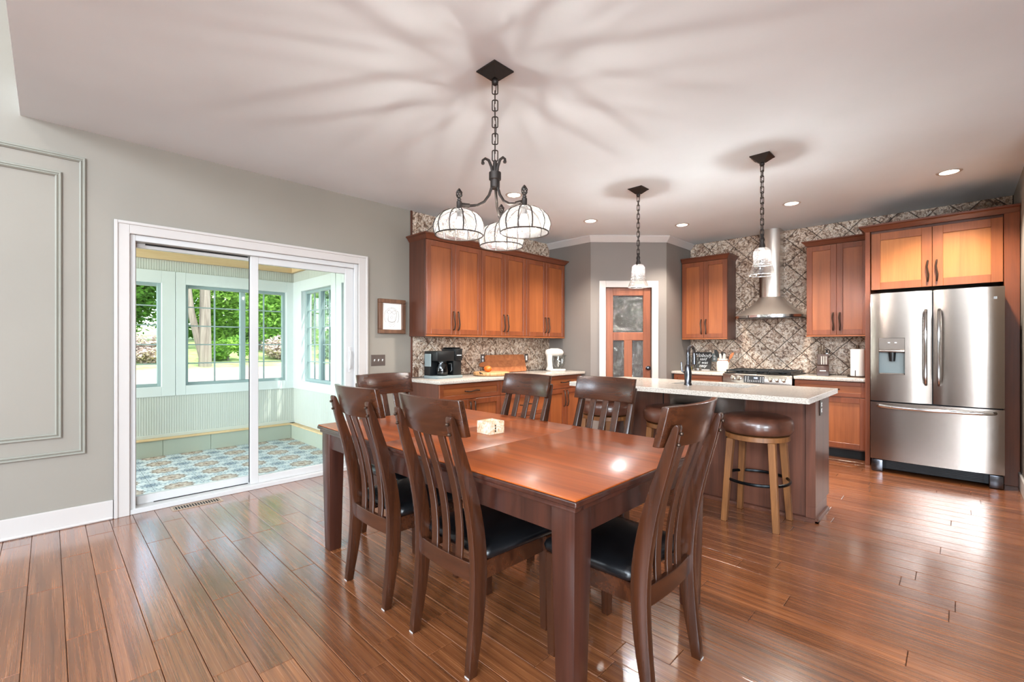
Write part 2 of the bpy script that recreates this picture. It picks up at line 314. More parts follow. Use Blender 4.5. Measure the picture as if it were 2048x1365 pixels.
# ---- floor planks
PW = .1269; Y0 = .304 - 50 * PW
subfloor = struct(box(XL - .16, 4.6, -6.1, YB, -.10, -.012).build('floor', 'grout', smooth=0))
c45, s45 = math.cos(R(44.5)), math.sin(R(44.5))
def pix(x, y, z):
    d = -x * s45 + y * c45; l = x * c45 + y * s45
    return (1024 + 910 * l / d, 690 - 910 * (z - CAMH) / d, d) if d > .05 else None
planks = []; row = 0; y = Y0
while y < YB:
    x = XL + .004 - random.uniform(0, 1.0)
    while x < 4.4:
        ln = random.choice((.7, .9, 1.15, 1.4, 1.7, 1.85)) if row % 3 else random.uniform(.8, 1.7)
        a, b = max(x, XL), min(x + ln, 4.4); c_, d_ = max(y, -5.98), min(y + PW, YB)
        if b - a > .03 and d_ - c_ > .01:
            sc = 0.0
            for i in range(8):
                for j in (.2, .8):
                    p = pix(a + (b - a) * (i + .5) / 8, c_ + (d_ - c_) * j, 0)
                    if p and 0 < p[0] < 2048 and 0 < p[1] < 1365: sc += (b - a) / p[2] ** 3
            planks.append((sc, a, b, c_, d_))
        x += ln
    y += PW; row += 1
planks.sort(reverse=True)
def plank_mesh(items, name):
    g = .0009; bv = .0017; vs = []; fs = []; tint = []
    for _, a, b, c_, d_ in items:
        t0, t1 = random.random(), random.random(); o = len(vs); dz = random.uniform(-.0006, 0)
        a2, b2, c2, d2 = a + g, b - g, c_ + g, d_ - g
        for (e, z) in ((0, -.012), (0, -.0018 + dz), (bv, dz)):
            vs += [(a2 + e, c2 + e, z), (b2 - e, c2 + e, z), (b2 - e, d2 - e, z), (a2 + e, d2 - e, z)]
        for k in (0, 1):
            for i in range(4):
                j = (i + 1) % 4; fs.append([o + k * 4 + i, o + k * 4 + j, o + k * 4 + 4 + j, o + k * 4 + 4 + i])
        fs.append([o + 8, o + 9, o + 10, o + 11]); tint += [(t0, t1, 0, 1)] * 12
    me = bpy.data.meshes.new(name); me.from_pydata(vs, [], fs); at = me.attributes.new('tint', 'FLOAT_COLOR', 'POINT')
    at.data.foreach_set('color', [q for c in tint for q in c]); me.materials.append(M['bamboo'])
    o = bpy.data.objects.new(name, me); COL.objects.link(o); o.parent = subfloor; return o
for p in planks[:300]: plank_mesh([p], 'plank')
rest = plank_mesh(planks[300:], 'plank_field'); rest['kind'] = 'stuff'

# ---- baseboards, casings, panel moulding
def baseboard(name, x0, x1, y0, y1, capx=None):
    return struct(MB().box(x0, x1, y0, y1, 0, .135).build(name, 'white_trim', bevel=.004))
baseboard('baseboard_left', XL, XL + .016, -6, DY0 - .09)
baseboard('baseboard_kitchen', XL, XL + .016, DY1 + .09, 2.74)
baseboard('baseboard_right', XR - .016, XR, 4.7, 5.97)
struct(box(XL, XL + .028, -6, DY0 - .09, 0, .018).build('trim_1', 'white_trim', bevel=.006))
cas = MB().box(XL, XL + .022, DY0 - .088, DY0, 0, DZ + .088).box(XL, XL + .022, DY1, DY1 + .098, 0, DZ + .088).box(XL, XL + .022, DY0, DY1, DZ, DZ + .088)
cas.box(XL, XL + .030, DY0 - .088, DY0 - .066, 0, DZ + .088).box(XL, XL + .030, DY1 + .076, DY1 + .098, 0, DZ + .088).box(XL, XL + .030, DY0 - .066, DY1 + .076, DZ + .066, DZ + .088)
struct(cas.build('trim_2', 'white_trim', bevel=.003))
def mould(name, y0, y1, z0, z1, w=.034):
    prof = [(0, .0), (0, .010), (.006, .016), (.012, .016), (.016, .010), (.020, .012), (.026, .018), (.034, .008), (.034, 0)]
    b = MB(); n = len(prof); rings = []
    for (cy, cz, sy, sz) in ((y0, z0, 1, 1), (y1, z0, -1, 1), (y1, z1, -1, -1), (y0, z1, 1, -1), (y0, z0, 1, 1)):
        rings.append([(XL + h, cy + sy * o, cz + sz * o) for o, h in prof])
    b.loft(rings, cap=False); return struct(b.build(name, 'panel_trim', smooth=30))
mould('trim_3', -1.25, .181, .493, 2.548); mould('trim_4', -1.13, .062, .618, 2.421)
# ---- pantry corner (angled wall with a glazed door)
A, B = Vector((-3.60, 5.20, 0)), Vector((-2.868, 5.945, 0))
U = (B - A).normalized(); Nn = Vector((U.y, -U.x, 0)); LEN = (B - A).length
def frame_m(org, u, n): return Matrix(((u.x, -n.x, 0, org.x), (u.y, -n.y, 0, org.y), (0, 0, 1, 0), (0, 0, 0, 1)))   # local x along wall, -y out of the wall
DM = frame_m(A, U, Nn)
D0, D1, DH = .205, .838, 2.035
pw = MB(DM).box(0, D0, 0, .1, 0, H).box(D1, LEN, 0, .1, 0, H).box(D0, D1, 0, .1, DH, H)
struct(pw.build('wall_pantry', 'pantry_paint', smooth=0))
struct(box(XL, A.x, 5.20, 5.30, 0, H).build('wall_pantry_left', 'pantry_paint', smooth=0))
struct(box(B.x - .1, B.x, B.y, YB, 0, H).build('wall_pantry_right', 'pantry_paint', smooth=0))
cz = MB(DM).box(D0 - .09, D0, -.02, 0, 0, DH + .09).box(D1, D1 + .09, -.02, 0, 0, DH + .09).box(D0, D1, -.02, 0, DH, DH + .09)
struct(cz.build('trim_5', 'white_trim', bevel=.004))
# crown around the pantry
cr = [(0, 2.655), (.012, 2.655), (.020, 2.675), (.050, 2.705), (.062, 2.728), (.062, H), (0, H)]
def miter(p, d0, d1, o):     # offset point of a wall path by o to its outside
    n0 = Vector((d0.y, -d0.x, 0)); n1 = Vector((d1.y, -d1.x, 0)); m_ = (n0 + n1).normalized(); return p + m_ * (o / max(.2, m_.dot(n0)))
pts = [Vector((XL + .012, 5.20, 0)), A, B, Vector((B.x, YB - .012, 0))]
dirs = [(pts[i + 1] - pts[i]).normalized() for i in range(3)]
rings = []
for i, p in enumerate(pts):
    d0 = dirs[max(0, i - 1)]; d1 = dirs[min(2, i)]
    rings.append([tuple(miter(p, d0, d1, o) + Vector((0, 0, z))) for o, z in cr])
struct(MB().loft(rings).build('trim_6', 'white_trim', smooth=25))
# pantry door
dr = MB(DM); g = .003
X0, X1 = D0 + g, D1 - g; ST = .105
dr.box(X0, X0 + ST, .02, .06, .008, DH - g).box(X1 - ST, X1, .02, .06, .008, DH - g).box(X0 + ST, X1 - ST, .02, .06, DH - g - .105, DH - g)
dr.box(X0 + ST, X1 - ST, .02, .06, 1.31, 1.42).box(X0 + ST, X1 - ST, .02, .06, .008, .25)
xm = (X0 + X1) / 2; dr.box(xm - .055, xm + .055, .02, .06, .25, 1.31)
door_1 = struct(dr.build('door_1', 'pantry_door_wood', bevel=.004))
for (a, b, z0, z1) in ((X0 + ST, X1 - ST, 1.42, DH - g - .105), (X0 + ST, xm - .055, .25, 1.31), (xm + .055, X1 - ST, .25, 1.31)):
    MB(DM).box(a, b, .036, .042, z0, z1).build('pane', 'rain_glass', door_1)
k = MB(DM @ Matrix.Translation((X1 - .045, .02, .93)) @ Matrix.Rotation(R(90), 4, 'X'))
k.lathe([(.028, 0), (.028, .006), (.012, .010), (.012, .03), (.026, .04), (.031, .052), (.026, .064), (.01, .068)], 18).build('knob', 'gunmetal', door_1)
for z in (.3, 1.08, 1.83): MB(DM).box(X0 - .008, X0 + .006, .008, .02, z - .045, z + .045).build('hinge', 'bronze', door_1)
for z in (.55, .95, 1.3, 1.68):
    o = MB(DM).box(-.05, LEN + .05, .42, .62, z, z + .02).build('pantry_shelf', 'white_trim'); tag(o, 'white pantry shelf at %s height behind the textured door glass' % {.55: 'knee', .95: 'waist', 1.3: 'chest', 1.68: 'head'}[z], 'shelf', 'pantry shelves')

# ---- wall tiles, laid on the diagonal
def clip(poly, x0, x1, y0, y1):
    for ax, lim, sgn in ((0, x0, 1), (0, x1, -1), (1, y0, 1), (1, y1, -1)):
        out = []
        for i, p in enumerate(poly):
            q = poly[(i + 1) % len(poly)]; a = (p[ax] - lim) * sgn; b = (q[ax] - lim) * sgn
            if a >= 0: out.append(p)
            if a * b < 0: t_ = a / (a - b); out.append((p[0] + (q[0] - p[0]) * t_, p[1] + (q[1] - p[1]) * t_))
        poly = out
        if len(poly) < 3: return None
    return poly
def area(p): return abs(sum(p[i][0] * p[(i + 1) % len(p)][1] - p[(i + 1) % len(p)][0] * p[i][1] for i in range(len(p)))) / 2
def tiles(parent, u0, u1, z0, z1, fn, side=.232, ou=0.0, oz=0.0):
    hd = side / math.sqrt(2); inv = hd - .0042
    n = int((u1 - u0 + z1 - z0) / hd) + 4
    for i in range(-n, n):
        for j in range(-n, n):
            if (i + j) % 2: continue
            cu, cz_ = u0 + ou + i * hd, z0 + oz + j * hd
            p = clip([(cu - inv, cz_), (cu, cz_ - inv), (cu + inv, cz_), (cu, cz_ + inv)], u0, u1, z0, z1)
            if not p or area(p) < 1e-4: continue
            c = (sum(q[0] for q in p) / len(p), sum(q[1] for q in p) / len(p)); ins = [(c[0] + (q[0] - c[0]) * .965, c[1] + (q[1] - c[1]) * .965) for q in p]
            m = len(p); vs = [fn(q, 0) for q in p] + [fn(q, .006) for q in p] + [fn(q, .009) for q in ins]
            fs = [list(range(2 * m, 3 * m))] + [[k_ * m + q, k_ * m + (q + 1) % m, (k_ + 1) * m + (q + 1) % m, (k_ + 1) * m + q] for k_ in (0, 1) for q in range(m)]
            MB().add(vs, fs).build('tile', 'tin_tile', parent, smooth=0)
TL0 = 2.832
box(XL, XL + .003, TL0, 5.198, .885, H - .001).build('tile_bed', 'grout', wall_left, smooth=0)
tiles(wall_left, TL0 + .004, 5.198, .888, H - .003, lambda p, d: (XL + .003 + d, p[0], p[1]), ou=.06, oz=.05)
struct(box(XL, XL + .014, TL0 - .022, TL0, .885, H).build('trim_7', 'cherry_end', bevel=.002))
box(B.x, XR, YB - .003, YB, .6, H - .001).build('tile_bed', 'grout', wall_back, smooth=0)
tiles(wall_back, B.x + .004, XR - .006, .888, H - .003, lambda p, d: (p[0], YB - .003 - d, p[1]), ou=.12, oz=.09)

# ================================================================== PATIO DOOR
dx = XL - .10                                   # glazing plane
pd = MB().box(XL - .15, XL, DY0, DY0 + .035, 0, DZ).box(XL - .15, XL, DY1 - .035, DY1, 0, DZ).box(XL - .15, XL, DY0 + .035, DY1 - .035, DZ - .045, DZ).box(XL - .15, XL + .012, DY0, DY1, 0, .038)
door_2 = struct(pd.build('door_2', 'vinyl', bevel=.003))
def sash(y0, y1, x0, x1, st0, st1, top, bot, handle):
    z0, z1 = .038, DZ - .045
    s_ = MB().box(x0, x1, y0, y0 + st0, z0, z1).box(x0, x1, y1 - st1, y1, z0, z1).box(x0, x1, y0 + st0, y1 - st1, z1 - top, z1).box(x0, x1, y0 + st0, y1 - st1, z0, z0 + bot)
    o = s_.build('sliding_panel', 'vinyl', door_2, bevel=.003)
    xm_ = (x0 + x1) / 2; box(xm_ - .004, xm_ + .004, y0 + st0, y1 - st1, z0 + bot, z1 - top).build('pane', 'pane', o, smooth=0)
    return o
ym = 1.245
sash(DY0 + .035, ym + .04, XL - .125, XL - .085, .012, .05, .035, .065, False)
p2 = sash(ym - .02, DY1 - .035, XL - .072, XL - .032, .062, .082, .06, .062, True)
box(XL - .0725, XL - .06, ym - .024, ym - .0205, .05, DZ - .05).build('gasket', 'gap', door_2, smooth=0)
box(XL - .082, XL - .078, DY0 + .15, ym - .03, .036, .044).build('gasket', 'gap', door_2, smooth=0)
box(XL - .082, XL - .078, DY0 + .1, ym - .03, DZ - .056, DZ - .046).build('gasket', 'gap', door_2, smooth=0)
hy = DY1 - .035 - .04
MB().tube([(XL - .034, hy, 1.0), (XL - .012, hy, 1.02), (XL + .012, hy - .012, 1.06), (XL + .016, hy - .018, 1.10), (XL + .012, hy - .012, 1.14), (XL - .012, hy, 1.18), (XL - .034, hy, 1.20)], .008, 8).build('handle', 'vinyl', p2)
box(XL - .034, XL - .026, hy - .014, hy + .014, .97, 1.23).build('latch_plate', 'vinyl', p2, bevel=.003)

# ================================================================== SUNROOM
SX, SY = -6.6, 2.39; k_ = 6.6 / 6.446
def zz(z): return 1.25 + (z - 1.25) * k_
SO = XL - .15
sunfloor = struct(box(SX - .1, SO, -2.0, SY + .1, -.14, -.036).build('floor_sunroom', 'grout', smooth=0))
ty = SY; TS = PT / 2
for i in range(14):
    for j in range(24):
        x0 = -6.5 - TS + i * TS; y0_ = .83 + 8 * TS - j * TS
        x1_ = min(x0 + TS, SO); y1_ = min(y0_ + TS, SY); x0 = max(x0, SX)
        if x1_ - x0 < .01 or y0_ < -1.9: continue
        box(x0 + .0012, x1_ - .0012, y0_ + .0012, y1_ - .0012, -.036, -.03).build('floor_tile', 'cement_tile', sunfloor, smooth=0)
def bead(b, axis, u0, u1, z0, z1, c, out):
    # grooved board: a ridge profile extruded upwards
    p = .0235; n = int((u1 - u0) / p); us = []
    for i in range(n + 1):
        u = u0 + i * p
        for du, d in ((0, .008), (p - .0055, .008), (p - .004, .004), (p - .0015, .004)):
            if u + du < u1: us.append((u + du, d))
    us.append((u1, .008))
    vs = []; 
    for (u, d) in us:
        q = c + out * d; vs += [(q, u, z0), (q, u, z1)] if axis == 'x' else [(u, q, z0), (u, q, z1)]
    b.add(vs, [[2 * i, 2 * i + 2, 2 * i + 3, 2 * i + 1] for i in range(len(us) - 1)])
zc, zs0, zs1, zo0, zo1, zt = zz(.18), zz(.665), zz(2.09), zz(.775), zz(1.95), 2.72
# far wall: opening list in y ; right wall: opening list in x
W1 = (-.55, .915); W2 = (1.145, 2.285); W3 = (-6.30, -5.38); W4 = (-5.10, -4.62)
def wallpanels(axis, c, out, lo, hi, ops, name):
    th = -.12 * out; b = MB()
    def bx(u0, u1, z0, z1): (b.box(min(c, c + th), max(c, c + th), u0, u1, z0, z1) if axis == 'x' else b.box(u0, u1, min(c, c + th), max(c, c + th), z0, z1))
    bx(lo, hi, -.14, zo0); bx(lo, hi, zo1, zt); e = lo
    for a_, b_ in sorted(ops): bx(e, a_, zo0, zo1); e = b_
    bx(e, hi, zo0, zo1)
    w = struct(b.build(name, 'sun_trim', smooth=0))
    bb = MB(); bead(bb, axis, lo, hi, zc + .03, zs0 + .03, c, out); bead(bb, axis, lo, hi, zs1 - .02, zz(2.21), c, out); bb.build('beadboard', 'bead_paint', w, smooth=0)
    return w
wf = wallpanels('x', SX, 1, -1.9, SY, (W1, W2), 'wall_sunroom_far'); wr2 = wallpanels('y', SY, -1, SX, SO, (W3, W4), 'wall_sunroom_right')
struct(MB().box(SX, SO, -2.05, -1.93, -.14, .55).box(SX, SO, -2.05, -1.93, 2.15, zt).box(SX, SX + .1, -2.05, -1.93, .55, 2.15).box(SO - .1, SO, -2.05, -1.93, .55, 2.15).build('wall_sunroom_left', 'sun_trim', smooth=0))
struct(box(SX - .12, SO, -2.05, SY + .12, zt, zt + .12).build('ceiling_sunroom', 'sun_ceiling', smooth=0))
# stone curb with joints, pine ledge
xw = SX
for i in range(8):
    y1_ = SY - .06 - i * .47
    box(SX, SX + .06, y1_ - .467, y1_, -.03, zc).build('curb_panel', 'curb_stone', wf, bevel=.002)
box(SX, SX + .075, -1.9, SY, zc, zc + .02).build('ledge', 'pine', wf, bevel=.003); box(SX, SX + .02, -1.9, SY, zc + .02, zc + .06).build('ledge_trim', 'bead_paint', wf, bevel=.003)
for i in range(5):
    x0 = SX + .06 + i * .42; box(x0 + .003, min(x0 + .42, SO), SY - .06, SY, -.03, zc).build('curb_panel', 'curb_stone', wr2, bevel=.002)
box(SX, SO, SY - .075, SY, zc, zc + .02).build('ledge', 'pine', wr2, bevel=.003)
box(SX, SX + .05, -1.9, SY, zz(2.215), zz(2.31)).build('beam', 'pine', wf, bevel=.003)
box(SX + .05, SO, SY - .05, SY, zz(2.215), zz(2.31)).build('beam', 'pine', wr2, bevel=.003)
def swindow(n, axis, c, out, u0, u1, cols, split, tr0, tr1):
    def bx(b, a0, a1, z0, z1, d0, d1):
        e0, e1 = sorted((c + out * d0, c + out * d1)); return b.box(e0, e1, a0, a1, z0, z1) if axis == 'x' else b.box(a0, a1, e0, e1, z0, z1)
    t_ = MB(); bx(t_, u0 - tr0, u0, zs0, zs1, 0, .02); bx(t_, u1, u1 + tr1, zs0, zs1, 0, .02); bx(t_, u0, u1, zs0, zo0, 0, .02); bx(t_, u0, u1, zo1, zs1, 0, .02)
    w = struct(t_.build('window_%d' % n, 'sun_trim', bevel=.003))
    f_ = MB(); fr = .035
    bx(f_, u0, u0 + fr, zo0, zo1, -.09, -.04); bx(f_, u1 - fr, u1, zo0, zo1, -.09, -.04); bx(f_, u0 + fr, u1 - fr, zo0, zo0 + fr, -.09, -.04); bx(f_, u0 + fr, u1 - fr, zo1 - fr, zo1, -.09, -.04)
    if split: bx(f_, split - .03, split + .03, zo0 + fr, zo1 - fr, -.09, -.03)
    f_.build('window_frame', 'muntin_grey', w, bevel=.003)
    spans = [(u0 + fr, split - .03), (split + .03, u1 - fr)] if split else [(u0 + fr, u1 - fr)]
    for (a0, a1), nc in zip(spans, cols):
        g_ = bx(MB(), a0, a1, zo0 + fr, zo1 - fr, -.068, -.062).build('pane', 'pane', w, smooth=0)
        for i in range(1, nc):
            q = a0 + (a1 - a0) * i / nc; bx(MB(), q - .008, q + .008, zo0 + fr, zo1 - fr, -.072, -.058).build('muntin', 'muntin_grey', w, smooth=0)
        for i in range(1, 5):
            q = zo0 + fr + (zo1 - zo0 - 2 * fr) * i / 5; bx(MB(), a0, a1, q - .007, q + .007, -.0715, -.0585).build('muntin', 'muntin_grey', w, smooth=0)
swindow(1, 'x', SX, 1, W1[0], W1[1], (2, 2), .10, .10, .13); swindow(2, 'x', SX, 1, W2[0], W2[1], (2, 2), 1.765, .095, .10)
swindow(3, 'y', SY, -1, W3[0], W3[1], (2, 2), -5.82, .28, .12); swindow(4, 'y', SY, -1, W4[0], W4[1], (1,), None, .14, .10)

# ================================================================== CABINETRY
def pull(mb, p0, p1, out, r=.0068):
    p0, p1, out = Vector(p0), Vector(p1), Vector(out); d = p1 - p0; side = d.cross(out).normalized() * .006
    mb.tube([p0, p0 + out * .6, p0 + d * .08 + out * .85 + side * .3, p0 + d * .3 + out * 1.0 + side, p0 + d * .5 + out * 1.0, p0 + d * .7 + out - side, p1 - d * .08 + out * .85 - side * .3, p1 + out * .6, p1], [r * .9, r, r * 1.25, r * 1.15, r, r * 1.15, r * 1.25, r, r * .9], 8)
    return mb
def shaker(parent, kind, x0, x1, z0, z1, yf, mat, handle=None, fw=.058):
    # frame of four members, recessed panel, pull; front face at yf (facing -Y)
    t_ = .02; b = MB()
    b.box(x0, x0 + fw, yf, yf + t_, z0, z1).box(x1 - fw, x1, yf, yf + t_, z0, z1).box(x0 + fw, x1 - fw, yf, yf + t_, z0, z0 + fw).box(x0 + fw, x1 - fw, yf, yf + t_, z1 - fw, z1)
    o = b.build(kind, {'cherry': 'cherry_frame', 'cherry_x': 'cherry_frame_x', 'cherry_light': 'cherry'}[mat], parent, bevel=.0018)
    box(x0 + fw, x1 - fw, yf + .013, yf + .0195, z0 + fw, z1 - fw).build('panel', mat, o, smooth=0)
    if handle:
        h = MB()
        if handle[0] == 'v': pull(h, (handle[1], yf, handle[2] - .10), (handle[1], yf, handle[2] + .10), (0, -.03, 0))
        else: pull(h, (handle[1] - .095, yf, handle[2]), (handle[1] + .095, yf, handle[2]), (0, -.03, 0))
        h.build('handle', 'bronze', o)
    return o
def crown(parent, w, d, z, mat, oL=1, oR=1, h=.062, e=.045):
    rings = []
    for o, q in ((.0, 0), (.004, .006), (.010, .014), (.030, .042), (e, .050), (e, h)):
        rings.append([(-o * oL, -d - o, z + q), (w + o * oR, -d - o, z + q), (w + o * oR, 0, z + q), (-o * oL, 0, z + q)])
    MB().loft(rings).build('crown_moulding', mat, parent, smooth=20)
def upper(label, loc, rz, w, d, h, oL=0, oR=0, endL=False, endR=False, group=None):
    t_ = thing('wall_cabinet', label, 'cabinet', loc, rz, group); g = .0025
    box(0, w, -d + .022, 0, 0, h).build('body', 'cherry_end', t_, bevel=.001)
    m_ = w / 2; hz = .175
    shaker(t_, 'door', g, m_ - g / 2, .022, h - .006, -d, 'cherry', ('v', m_ - .032, hz)); shaker(t_, 'door', m_ + g / 2, w - g, .022, h - .006, -d, 'cherry', ('v', m_ + .032, hz))
    box(0, w, -d, -d + .02, 0, .018).build('light_rail', 'cherry_x', t_, bevel=.002)
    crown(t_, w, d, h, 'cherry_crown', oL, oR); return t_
LZ0, LZ1 = 1.340, 2.375
ly = [2.79, 3.572, 4.345, 5.15]
lab = ['tall cherry wall cabinet nearest the framed sketch, above the coffee maker', 'tall cherry wall cabinet in the middle of the row of three', 'tall cherry wall cabinet beside the grey pantry wall, above the stand mixer']
for i in range(3):
    upper(lab[i], (XL + .013, ly[i], LZ0), R(90), ly[i + 1] - ly[i] - .001, .325, LZ1 - LZ0, 1 if i == 0 else 0, 1 if i == 2 else 0, group='wall cabinets on the left wall')
yw = YB - .013
upper('cherry wall cabinet left of the range hood beside the pantry', (-2.868 + .02, yw, 1.325), 0, .625, .33, 2.415 - 1.325, 0, 1, group='wall cabinets on the range wall')
upper('cherry wall cabinet between the range hood and the refrigerator', (-1.312, yw, 1.345), 0, .598, .33, 2.425 - 1.345, 1, 0, group='wall cabinets on the range wall')
CT = .885
def base(label, loc, rz, w, d, layout, endL=False, endR=False, h=CT - .035, group='base cabinets along the walls'):
    t_ = thing('base_cabinet', label, 'cabinet', loc, rz, group); g = .003
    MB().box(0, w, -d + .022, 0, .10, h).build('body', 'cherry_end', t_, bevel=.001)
    box(.0, w, -d + .085, -.02, 0, .10).build('toe_kick', 'gap', t_, smooth=0)
    zt_ = h - .008; dh = .165
    for kind, a, b in layout:
        a, b = a * w + g, b * w - g
        if kind == 'dd':      # drawer above a pair of doors
            shaker(t_, 'drawer', a, b, zt_ - dh, zt_, -d, 'cherry_x', ('h', (a + b) / 2, zt_ - dh / 2), .045); m_ = (a + b) / 2
            shaker(t_, 'door', a, m_ - g / 2, .115, zt_ - dh - .006, -d, 'cherry', ('v', m_ - .032, zt_ - dh - .135)); shaker(t_, 'door', m_ + g / 2, b, .115, zt_ - dh - .006, -d, 'cherry', ('v', m_ + .032, zt_ - dh - .135))
        elif kind == 'd1':    # drawer above one door
            shaker(t_, 'drawer', a, b, zt_ - dh, zt_, -d, 'cherry_x', ('h', (a + b) / 2, zt_ - dh / 2), .045); shaker(t_, 'door', a, b, .115, zt_ - dh - .006, -d, 'cherry', ('v', a + .035, zt_ - dh - .135))
        elif kind == 'd3':
            shaker(t_, 'drawer', a, b, zt_ - dh, zt_, -d, 'cherry_x', ('h', (a + b) / 2, zt_ - dh / 2), .045)
            z2 = zt_ - dh - .006; hh = (z2 - .115 - .006) / 2
            for q in (0, 1): shaker(t_, 'drawer', a, b, z2 - hh - q * (hh + .006), z2 - q * (hh + .006), -d, 'cherry_x', ('h', (a + b) / 2, z2 - hh / 2 - q * (hh + .006)), .05)
    return t_
by = [2.745, 3.60, 4.43, 5.15]
base('cherry base cabinet with wide drawer below the coffee maker', (XL + .002, by[0], 0), R(90), by[1] - by[0] - .001, .625, [('dd', 0, 1)])
base('cherry base cabinet behind the dining chairs, middle of the left run', (XL + .002, by[1], 0), R(90), by[2] - by[1] - .001, .625, [('d3', 0, 1)])
base('cherry base cabinet below the stand mixer', (XL + .002, by[2], 0), R(90), by[3] - by[2], .625, [('dd', 0, 1)])
tag(box(XL + .002, XL + .665, 2.72, 5.185, CT - .034, CT).build('countertop', 'quartz', bevel=.004, seg=2), 'cream speckled quartz countertop on the left wall run', 'countertop')
base('cherry base cabinet left of the range', (-2.84, YB - .014, 0), 0, .655, .608, [('dd', 0, 1)])
base('cherry base cabinet with one drawer right of the range', (-1.375, YB - .014, 0), 0, .672, .608, [('d1', .0, 1)])
tag(box(-2.866, -2.172, 6.085, YB - .002, CT - .034, CT).build('countertop', 'quartz', bevel=.004, seg=2), 'cream quartz countertop left of the range under the chalkboard sign', 'countertop')
tag(box(-1.378, -.704, 6.085, YB - .002, CT - .034, CT).build('countertop', 'quartz', bevel=.004, seg=2), 'cream quartz countertop right of the range under the knife block', 'countertop')
# refrigerator surround
t_ = thing('refrigerator_cabinet', 'amber cherry cabinet bridging over the stainless refrigerator', 'cabinet', (-.655, YB - .013, 0)); fw_ = .938; fd = YB - .013 - 5.98
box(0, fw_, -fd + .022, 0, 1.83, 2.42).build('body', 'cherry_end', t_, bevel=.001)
m_ = fw_ / 2
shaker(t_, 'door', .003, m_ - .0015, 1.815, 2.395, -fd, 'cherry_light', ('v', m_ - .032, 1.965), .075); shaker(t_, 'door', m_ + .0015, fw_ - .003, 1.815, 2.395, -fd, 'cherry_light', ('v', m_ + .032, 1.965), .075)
box(-.045, -.004, -fd - .012, 0, 0, 2.42).build('side_panel', 'cherry_frame', t_, bevel=.002); box(fw_ + .002, fw_ + .098, -fd - .012, 0, 0, 2.42).build('side_panel', 'cherry_frame', t_, bevel=.002)
q = MB(Matrix.Translation((-.045, 0, 0))); rings = []
for o, z in ((0, 2.42), (.006, 2.428), (.034, 2.458), (.05, 2.466), (.05, 2.482)): rings.append([(-o, -fd - .012 - o, z), (1.081, -fd - .012 - o, z), (1.081, 0, z), (0, 0, z), (0, -.41, z), (-o, -.41, z)])
q.loft(rings).build('crown_moulding', 'cherry_crown', t_, smooth=20)

# ================================================================== REFRIGERATOR
FX0, FX1, FY, FT = -.631, .279, 5.713, 1.755
t_ = thing('refrigerator', 'stainless french door refrigerator with ice dispenser and bottom freezer', 'refrigerator', ((FX0 + FX1) / 2, FY, 0))
fw = FX1 - FX0; hw = fw / 2
MB().box(-hw + .008, hw - .008, .075, .86, .03, FT - .01).build('body', 'black_metal', t_, bevel=.004)
def fy(x, a, b): u = (x - a) / (b - a) * 2 - 1; return .018 * u * u * (1 + u * u * .6)     # bowed front
def slab(mb, a, b, xa, xb, z0, z1, n=12):
    poly = [(xa, .07)] + [(xa + (xb - xa) * i / n, fy(xa + (xb - xa) * i / n, a, b)) for i in range(n + 1)] + [(xb, .07)]; mb.prism(poly, z0, z1, 'z')
zf = .693; g = .003
dl = MB(); a, b = -hw, -.008 + .0; b = -.004
rx0, rx1, rz0, rz1 = -hw + .066, -hw + .262, .962, 1.315
slab(dl, a, b, a, b, zf + .006, rz0); slab(dl, a, b, a, b, rz1, FT); slab(dl, a, b, a, rx0, rz0, rz1, 4); slab(dl, a, b, rx1, b, rz0, rz1, 6)
door_l = dl.build('door', 'stainless', t_, smooth=25)
dp = MB().box(rx0, rx1, .006, .03, 1.20, rz1); dpo = dp.build('control_panel', 'stainless', door_l, bevel=.003)
box(rx0, rx1, -.002, .03, 1.178, 1.20).build('panel_lip', 'stainless', door_l, bevel=.006, seg=3)
MB().box(rx0, rx1, .064, .069, rz0, 1.178).build('recess_back', 'outlet_grey', door_l, smooth=0)
MB().lathe([(.030, .10), (.026, .04), (.022, .0)], 16, (rx0 + .1, .036, 1.09)).build('spout', 'black_plastic', door_l)
box(rx0 + .005, rx1 - .005, .01, .066, rz0, rz0 + .012).build('drip_tray', 'stainless', door_l, bevel=.002)
for u in (.07, .12): box(rx0 + u, rx0 + u + .016, .004, .007, 1.265, 1.275).build('button_mark', 'chalk', dpo, smooth=0)
dr_ = MB(); slab(dr_, .004, hw, .004, hw, zf + .006, FT); door_r = dr_.build('door', 'stainless', t_, smooth=25)
fz = MB(); slab(fz, -hw, hw, -hw, hw, .125, zf - .006, 18); frz = fz.build('freezer_drawer', 'stainless', t_, smooth=25)
def bar(path, parent): MB().tube(path, .015, 10, sx=.85).build('handle', 'chrome', parent)
for hx, pr in ((-.045, door_l), (.045, door_r)):
    bar([(hx, .012, .88), (hx, -.03, .90), (hx, -.052, .96), (hx, -.058, 1.2), (hx, -.052, 1.49), (hx, -.03, 1.55), (hx, .012, 1.57)], pr)
bar([(-hw + .055, .02, .655), (-hw + .075, -.03, .655), (-hw + .15, -.045, .65), (0, -.062, .645), (hw - .15, -.045, .65), (hw - .075, -.03, .655), (hw - .055, .02, .655)], frz)
MB().box(-hw + .01, hw - .01, .05, .09, .03, .12).build('kick_grille', 'black_metal', t_, bevel=.004)
for s_ in (-1, 1): box(s_ * (hw - .05) - .045, s_ * (hw - .05) + .045, .03, .09, .0, .118).build('foot', 'gunmetal', t_, bevel=.01, seg=2)
for i in range(5): box(-hw + .12, hw - .12, .044, .05, .045 + i * .014, .05 + i * .014).build('grille_slat', 'grille_dark', t_, smooth=0)
bd = box(hw - .14, hw - .045, .012, .017, 1.645, 1.668).build('badge', 'chrome', door_r, bevel=.001)
